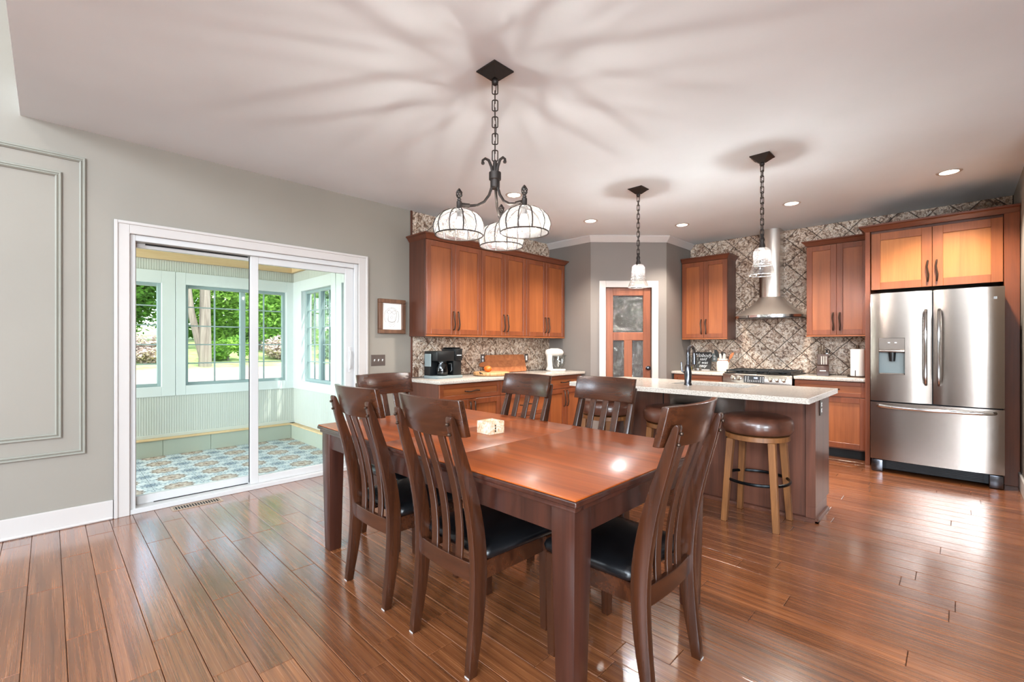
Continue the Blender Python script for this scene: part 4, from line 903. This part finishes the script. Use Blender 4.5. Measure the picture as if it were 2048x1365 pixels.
for i in range(17): box(-.146 + i * .0178, -.146 + i * .0178 + .005, -.042, .042, .0012, .004).build('louver', 'vent_tan', t_, smooth=0)

# ================================================================== COUNTER ITEMS
# coffee maker
t_ = thing('coffee_maker', 'black dual coffee maker with glass carafe on the left counter', 'coffee maker', (-4.06, 3.05, CT), R(90)); t_.scale = (.90, .90, .86)
MB().box(-.19, .19, -.14, .14, 0, .035).build('base', 'outlet_grey', t_, bevel=.006, seg=2)
MB().box(-.185, .185, .02, .14, .035, .22).box(.06, .185, -.12, .02, .035, .22).build('tower', 'black_plastic', t_, bevel=.006, seg=2)
MB().box(-.185, .075, -.13, .14, .22, .345).build('brew_head', 'black_plastic', t_, bevel=.010, seg=2); MB().box(.077, .19, -.14, .14, .22, .375).build('pod_head', 'black_plastic', t_, bevel=.012, seg=2)
MB().box(.10, .17, -.142, -.139, .285, .295).build('name_plate', 'chalk', t_, smooth=0); MB().box(.07, .185, -.10, .10, .375, .39).build('lid', 'black_metal', t_, bevel=.004)
MB().box(-.205, -.19, -.02, .10, .15, .31).build('water_gauge', 'outlet_grey', t_, bevel=.004)
ca = MB().lathe([(.060, .040), (.072, .060), (.074, .10), (.066, .16), (.052, .195), (.052, .205)], 24, (-.065, -.065, 0)).build('carafe', 'carafe_glass', t_, smooth=60)
MB().tube([(.0, -.10, .185), (.035, -.115, .185), (.04, -.118, .10), (.02, -.11, .08)], .009, 8).build('carafe_handle', 'black_plastic', ca); MB().lathe([(.054, .203), (.054, .216), (.02, .219)], 24, (-.065, -.065, 0)).build('carafe_lid', 'black_plastic', ca)
# leaning board with a handle
t_ = thing('cutting_board', 'rectangular wooden cutting board with handle leaning on the tile', 'cutting board', (-4.245, 4.20, CT + .003), R(90))
mt = Matrix.Rotation(R(-14), 4, 'X'); pl = [(-.31, .0), (.38, .0), (.40, .02), (.40, .215), (.38, .235), (-.30, .235), (-.32, .215), (-.325, .15), (-.38, .145), (-.42, .135), (-.435, .115), (-.42, .09), (-.38, .085), (-.325, .075), (-.32, .02)]
for a, b in ((0, .078), (.078, .156), (.156, .24)):
    p_ = clip(pl[::1], -.5, .5, a, b)
    if p_: MB(mt).prism(p_, -.011, .011, 'y').build('strip', 'board_wood', t_, bevel=.0015)
t_ = thing('wood_slab', 'thick round wood slab serving board on the left counter', 'serving board', (-3.96, 3.68, CT)); MB().lathe([(.20, .004), (.215, .012), (.215, .036), (.208, .044), (.01, .045)], 40).build('body', 'slab_wood', t_, bevel=.002)
hp = MB().tube([(.04, -.21, .03), (.055, -.235, .05), (.075, -.205, .03)], .006, 8).build('handle', 'iron', t_)
t_ = thing('clementine', 'bright orange clementine on the round wood slab', 'fruit', (-3.95, 3.62, CT + .045)); MB().ball((0, 0, .036), .042, 16, (1, 1, .86)).build('peel', 'orange_skin', t_, smooth=60); MB().lathe([(.006, .068), (.004, .076)], 8).build('stem', 'leaf_dark', t_)
t_ = thing('clementine', 'darker orange clementine behind the bright one on the slab', 'fruit', (-4.04, 3.68, CT + .045)); MB().ball((0, 0, .032), .037, 16, (1, 1, .86)).build('peel', 'orange_skin', t_, smooth=60); MB().lathe([(.006, .06), (.004, .068)], 8).build('stem', 'leaf_dark', t_)
# stand mixer
t_ = thing('stand_mixer', 'white stand mixer with clear glass bowl on the left counter', 'stand mixer', (-4.06, 4.975, CT), R(62)); t_.scale = (.9, .9, .9)
MB().prism([(-.10, -.11), (.05, -.13), (.13, -.13), (.16, -.09), (.16, .09), (.13, .13), (.05, .13), (-.10, .11), (-.12, 0)][::-1], 0, .03).build('base', 'white_enamel', t_, bevel=.01, seg=3)
def ring8(cx, cy, cz_, a, b, ax='z', n=16): return [(cx + a * math.cos(2 * PI * i / n), cy + b * math.sin(2 * PI * i / n), cz_) if ax == 'z' else (cx, cy + a * math.cos(2 * PI * i / n), cz_ + b * math.sin(2 * PI * i / n)) for i in range(n)]
MB().loft([ring8(-.075, 0, .02, .055, .075), ring8(-.07, 0, .08, .04, .055), ring8(-.08, 0, .17, .042, .05), ring8(-.08, 0, .25, .05, .055)]).build('column', 'white_enamel', t_, smooth=60)
MB().loft([ring8(-.145, 0, .285, .02, .02, 'x'), ring8(-.13, 0, .285, .055, .045, 'x'), ring8(-.05, 0, .29, .068, .062, 'x'), ring8(.06, 0, .288, .066, .062, 'x'), ring8(.12, 0, .282, .056, .052, 'x'), ring8(.15, 0, .28, .03, .028, 'x')]).build('motor_head', 'white_enamel', t_, smooth=60)
MB().lathe([(.028, -.012), (.028, .012)], 14, (.07, 0, .23)).build('hub', 'chrome', t_)
MB().tube([(.07, 0, .23), (.07, 0, .13), (.07, .03, .10), (.07, 0, .06), (.07, -.03, .10), (.07, 0, .13)], .005, 6).build('beater', 'white_enamel', t_)
bw = MB().lathe([(.045, .03), (.05, .042), (.075, .06), (.098, .10), (.105, .16), (.108, .215)], 28, (.07, 0, 0), cap=False).build('bowl', 'clear_glass', t_, smooth=60)
MB().tube([(.07, -.103, .19), (.07, -.145, .185), (.07, -.15, .12), (.07, -.10, .10)], .008, 8).build('bowl_handle', 'clear_glass', bw); MB().lathe([(.108, .215), (.135, .24), (.115, .225)], 28, (.07, 0, 0), cap=False).build('pouring_shield', 'clear_glass', t_, smooth=60)
# chalkboard on easel
t_ = thing('chalkboard_sign', 'small black chalkboard sign with white script lettering leaning by the pantry', 'sign', (-2.645, 6.60, CT)); mt = Matrix.Rotation(R(-10), 4, 'X')
bd = MB(mt).box(-.122, .122, -.006, .006, .012, .262).build('board', 'chalkboard', t_, bevel=.002)
for s_, z, sz in (('Nobody', .212, .072), ('said', .160, .064), ('it was', .110, .060), ('easy', .062, .064)): text(s_, sz, 'chalk', bd, mt @ Matrix.Translation((.005, -.0068, z)) @ FRONT, shear=.35)
MB().box(-.115, .115, -.035, .0, 0, .014).build('ledge', 'white_trim', t_, bevel=.002); MB().box(-.008, .008, .03, .08, 0, .02).build('stand_foot', 'iron', t_)
for lb, x, y_, r_, oil_ in (('glass oil cruet with yellow oil beside the faucet and sign', -2.81, 6.56, .042, True), ('clear conical glass bottle in front of the chalkboard sign', -2.64, 6.44, .052, False)):
    t_ = thing('glass_cruet', lb, 'bottle', (x, y_, CT)); MB().lathe([(r_, .002), (r_, .03), (r_ * .55, .10), (r_ * .26, .14), (r_ * .24, .19), (r_ * .34, .20)], 20, cap=False).build('glass_body', 'clear_glass', t_, smooth=60)
    MB().lathe([(r_ * .93, .003), (r_ * .93, .028), (r_ * .80, .05 if oil_ else .034)], 20).build('contents', 'oil' if oil_ else 'bronze_plate', t_, smooth=60); MB().lathe([(r_ * .22, .198), (r_ * .3, .206), (r_ * .2, .225)], 12).build('stopper', 'chrome', t_)
# utensil crock
t_ = thing('utensil_crock', 'cream ceramic utensil crock left of the range', 'crock', (-2.292, 6.42, CT))
MB().lathe([(.062, 0), (.074, .008), (.078, .06), (.078, .115), (.070, .140), (.062, .148), (.062, .172), (.066, .178), (.058, .178), (.054, .15), (.068, .11), (.066, .012), (.01, .010)], 28, cap=False).build('pot', 'ceramic', t_, smooth=50)
MB().tube([(.064 * math.cos(2 * PI * i / 24), .064 * math.sin(2 * PI * i / 24), .155) for i in range(24)], .004, 6, True).build('twine', 'board_wood', t_)
def utensil(lb, dx_, dy_, lean, ht, mat, hw_, hh, shape):
    t2 = thing('kitchen_utensil', lb, 'utensil', (-2.292 + dx_ * .25, 6.42 + dy_ * .25, CT + .02), 0, 'utensils in the crock')
    e = Vector((lean[0], lean[1], ht)); MB().tube([(0, 0, 0), tuple(e * .7)], .005, 6).build('handle', mat, t2)
    b0 = e * .68
    if shape == 'ladle': MB().ball(tuple(b0 + Vector((0, 0, hh / 2))), hw_, 12, (1, .6, 1)).build('head', mat, t2, smooth=60)
    else:
        d = e.normalized(); MB().loft([[(b0 + d * (hh * u) + Vector((sx * w2, sy * .004, 0)))[:] for sx, sy in ((-1, -1), (1, -1), (1, 1), (-1, 1))] for u, w2 in ((0, hw_ * .3), (.25, hw_ * .9), (.7, hw_), (1, hw_ * .6))]).build('head', mat, t2, bevel=.002)
utensil('black ladle standing in the cream crock', 0, .06, (.0, .01, .26), .26, 'black_plastic', .034, .07, 'ladle'); utensil('black slotted turner leaning left in the crock', -.08, 0, (-.07, 0, .25), .25, 'black_plastic', .026, .11, 'flat')
utensil('grey silicone spoon in the front of the crock', -.02, -.08, (-.012, -.02, .20), .20, 'grey_silicone', .017, .09, 'flat'); utensil('pale grey spatula leaning right in the crock', .04, -.06, (.022, -.02, .20), .20, 'grey_silicone', .020, .09, 'flat'); utensil('wooden spoon leaning far right in the crock', .09, 0, (.10, .0, .22), .22, 'board_wood', .022, .10, 'flat')
# knife block, knives
kx, ky = -1.155, 6.44
t_ = thing('knife_block', 'dark brown wooden knife block on the right counter', 'knife block', (kx, ky, CT), R(10))
MB().prism([(-.02, .0), (.13, .0), (.20, .215), (.075, .255)], -.055, .055, 'x').build('body', 'knife_wood', t_, bevel=.004)
fb = MB().prism([(-.095, 0), (-.02, 0), (-.005, .13), (-.075, .115)], -.06, .06, 'x').build('front_rack', 'knife_wood', t_, bevel=.004)
MB().box(-.03, .03, -.0865, -.083, .055, .065).build('plate', 'ceramic', fb, smooth=0)
def knife(lb, u, y0_, z0_, ln, mat, grp, th=.007):
    t2 = thing('kitchen_knife', lb, 'knife', (kx, ky, CT), R(10), grp); d = Vector((0, -.30, .95)).normalized(); p0 = Vector((u, y0_, z0_))
    MB().tube([tuple(p0), tuple(p0 + d * ln * .3 + Vector((0, .002, 0))), tuple(p0 + d * ln * .75), tuple(p0 + d * ln)], [th * .8, th, th * .85, th * 1.05], 8).build('handle', mat, t2); MB().ball(tuple(p0 + d * ln), th * 1.1, 8).build('pommel', 'chrome', t2)
for i, nm in enumerate(('left', 'middle', 'right')): knife('white handled steak knife in the front rack, %s one' % nm, -.012 + i * .022, -.042, .134, .10, 'white_enamel', 'steak knives in the front rack')
for u, y0_, ln, nm in ((-.04, .09, .10, 'leftmost'), (-.015, .10, .125, 'tallest'), (.012, .105, .115, 'second tallest')): knife('steel handled chef knife in the back of the block, %s' % nm, u, y0_, .245, ln, 'knob_steel', 'chef knives in the block', .009)
t2 = thing('kitchen_scissors', 'black handled kitchen scissors in the knife block', 'scissors', (kx, ky, CT), R(10))
for s_ in (-1, 1): MB().tube([(.040 + s_ * .014 + .013 * math.cos(2 * PI * i / 14), .10, .285 + .022 * math.sin(2 * PI * i / 14)) for i in range(14)], .005, 6, True).build('finger_loop', 'black_plastic', t2)
MB().box(.030, .052, .095, .105, .225, .265).build('shank', 'chrome', t2)
# paper towels
t_ = thing('paper_towel_holder', 'dark paper towel stand by the refrigerator', 'paper towel holder', (-.815, 6.38, CT)); MB().lathe([(.095, 0), (.098, .006), (.090, .014), (.01, .015)], 28).build('base', 'bronze', t_); MB().tube([(0, 0, .01), (0, 0, .34)], .009, 10).build('rod', 'bronze', t_); MB().lathe([(.016, .318), (.018, .325), (.018, .352), (.012, .36)], 14).build('finial', 'bronze', t_); MB().tube([(-.01, -.085, .01), (-.01, -.085, .08)], .004, 6).build('tension_arm', 'gunmetal', t_)
t_ = thing('paper_towel_roll', 'white paper towel roll on its stand beside the refrigerator', 'paper towels', (-.815, 6.38, CT + .0155)); MB().lathe([(.022, .0), (.066, .0), (.067, .005), (.067, .295), (.066, .30), (.022, .30), (.022, 0)], 32, cap=False).build('paper', 'paper', t_, smooth=40); MB().lathe([(.021, .001), (.021, .299)], 16, cap=False).build('core', 'board_wood', t_)

# ================================================================== GARDEN
GP = [(SX - .12, -.45), (-9.4, .22), (-13.4, .66), (-16.5, 1.0), (-60, 3.2)]
def gz(x):
    for (a, p), (b, q_) in zip(GP, GP[1:]):
        if x >= b: return p + (q_ - p) * (a - x) / (a - b)
    return GP[-1][1]
lawn = struct(MB().loft([[(a, -50, p), (a, 60, p)] for a, p in GP], cap=False, closed=False).build('ground', 'lawn', smooth=60))
tag(MB().prism([(-13.3, gz(-13.3) - .03), (-9.5, gz(-9.5) - .03), (-9.5, gz(-9.5) + .02), (-13.3, gz(-13.3) + .02)], -30, 40, 'y').build('garden_path', 'gravel', smooth=0), 'pale gravel drive crossing the garden outside the sunroom windows', 'path')
def leaves(center, rad, n, size, seed, shell=.55, squash=1.0, cone=False):
    rg = random.Random(seed); vs = []; fs = []
    lob = [(Vector((rg.gauss(0, 1), rg.gauss(0, 1), rg.gauss(0, .8))).normalized(), rg.uniform(.25, .5)) for _ in range(14)]
    for i in range(n):
        if cone:
            u = rg.random() ** .7; rr = rad[0] * u * (.75 + .25 * math.sin(u * 40)) * rg.uniform(.6, 1.0); a = rg.uniform(0, 2 * PI); p = Vector((rr * math.cos(a), rr * math.sin(a), rad[2] * (1 - 2 * u)))
        else:
            l_, lr = lob[rg.randrange(14)]; c_ = Vector((l_.x * .62, l_.y * .62, l_.z * .62)); d = Vector((rg.gauss(0, 1), rg.gauss(0, 1), rg.gauss(0, 1))).normalized() * lr * rg.uniform(shell, 1.05); p = c_ + d; p = Vector((p.x * rad[0], p.y * rad[1], p.z * rad[2]))
        a = Vector((rg.gauss(0, 1), rg.gauss(0, 1), rg.gauss(0, .6))).normalized(); b = a.cross(Vector((rg.gauss(0, 1), rg.gauss(0, 1), rg.gauss(0, 1)))).normalized(); s_ = size * rg.uniform(.6, 1.3)
        q = Vector(center) + p; o = len(vs); vs += [tuple(q - a * s_), tuple(q + b * s_ * .45), tuple(q + a * s_), tuple(q - b * s_ * .45)]; fs.append([o, o + 1, o + 2, o + 3])
    return MB().add(vs, fs)
def tree(name, lb, x, y_, th, tr, rad, n, size, mat, seed, cz_=None, bark='bark', cat='tree', grp='trees beyond the sunroom', cone=False, bend=0):
    t_ = thing(name, lb, cat, (x, y_, gz(x) - .02), 0, grp)
    if tr: MB().tube([(0, 0, 0), (bend * .3, bend * .3, th * .35), (bend * .6, bend * .6, th * .7), (bend, bend, th)], [tr * 1.25, tr, tr * .85, tr * .6], 10).build('trunk', bark, t_)
    f_ = leaves((bend, bend, cz_ if cz_ is not None else th), rad, n, size, seed, cone=cone).build('foliage', mat, t_, smooth=0); f_['kind'] = 'stuff'; return t_
tree('shade_tree', 'dark green leafy tree filling the left sunroom window', -17.8, .4, 3.0, .16, (2.2, 2.35, 2.7), 24000, .08, 'leaf_dark', 1, 1.9)
ot = tree('old_tree', 'pale barked old tree with a thick forked trunk behind the middle window', -13.75, 2.80, 4.6, .12, (1.25, 1.35, 1.2), 3000, .13, 'leaf_mid', 2, 4.9)
MB().tube([(-.02, -.02, .1), (-.10, -.28, 1.4), (-.15, -.42, 2.8), (-.2, -.40, 4.5)], [.09, .08, .07, .05], 10).build('trunk', 'bark', ot)
tree('shade_tree', 'broad mid green tree behind the middle sunroom window', -17.8, 5.4, 3.0, .16, (2.2, 2.35, 2.7), 24000, .08, 'leaf_mid', 3, 1.9)
tree('shade_tree', 'green tree seen through the side window of the sunroom', -17.8, 10.4, 3.0, .16, (2.2, 2.35, 2.8), 20000, .085, 'leaf_mid', 5, 2.0)
tree('shade_tree', 'distant dark tree behind the left window', -25, -1.4, 5, .25, (4.0, 4.2, 4.6), 14000, .2, 'leaf_dark', 7, 3.0)
tree('shade_tree', 'distant dark tree behind the middle and side windows', -25, 7.4, 5, .25, (4.0, 4.3, 4.8), 14000, .2, 'leaf_dark', 8, 3.0)
tree('shade_tree', 'distant tree closing the view behind the side window', -25, 16.2, 5, .25, (4.0, 4.2, 4.8), 8000, .26, 'leaf_mid', 9, 3.0)
tree('spruce', 'small blue green spruce on the lawn right of the middle window', -14.7, 6.75, 1.2, .07, (.7, .7, .7), 4500, .10, 'leaf_blue', 10, .8, cone=True)
sh = [(-14.75, .3, .45, 'leaf_pale', 'pale green shrub below the left tree'), (-14.75, 1.85, .42, 'pale_bloom', 'pale flowering shrub left of the thick trunk'), (-14.75, 3.55, .42, 'leaf_mid', 'green shrub right of the thick trunk'), (-14.75, 5.1, .45, 'pale_bloom', 'pale flowering shrub left of the spruce'), (-14.75, 8.3, .45, 'leaf_pale', 'pale green shrub right of the spruce'), (-14.75, 9.95, .45, 'leaf_mid', 'green shrub farthest right beyond the side window'), (-8.6, 1.95, .36, 'leaf_mid', 'low green shrub close outside the middle window'), (-8.6, .75, .30, 'leaf_mid', 'low green shrub close outside the left window')]
for i, (x, y_, r_, mt, lb) in enumerate(sh):
    tree('garden_shrub', lb, x, y_, .2, .03, (r_ * 1.5, r_ * 1.6, r_), 2600, .05, mt, 40 + i, r_ * .9, cat='shrub', grp='shrubs in the garden')
bpy.context.view_layer.update()
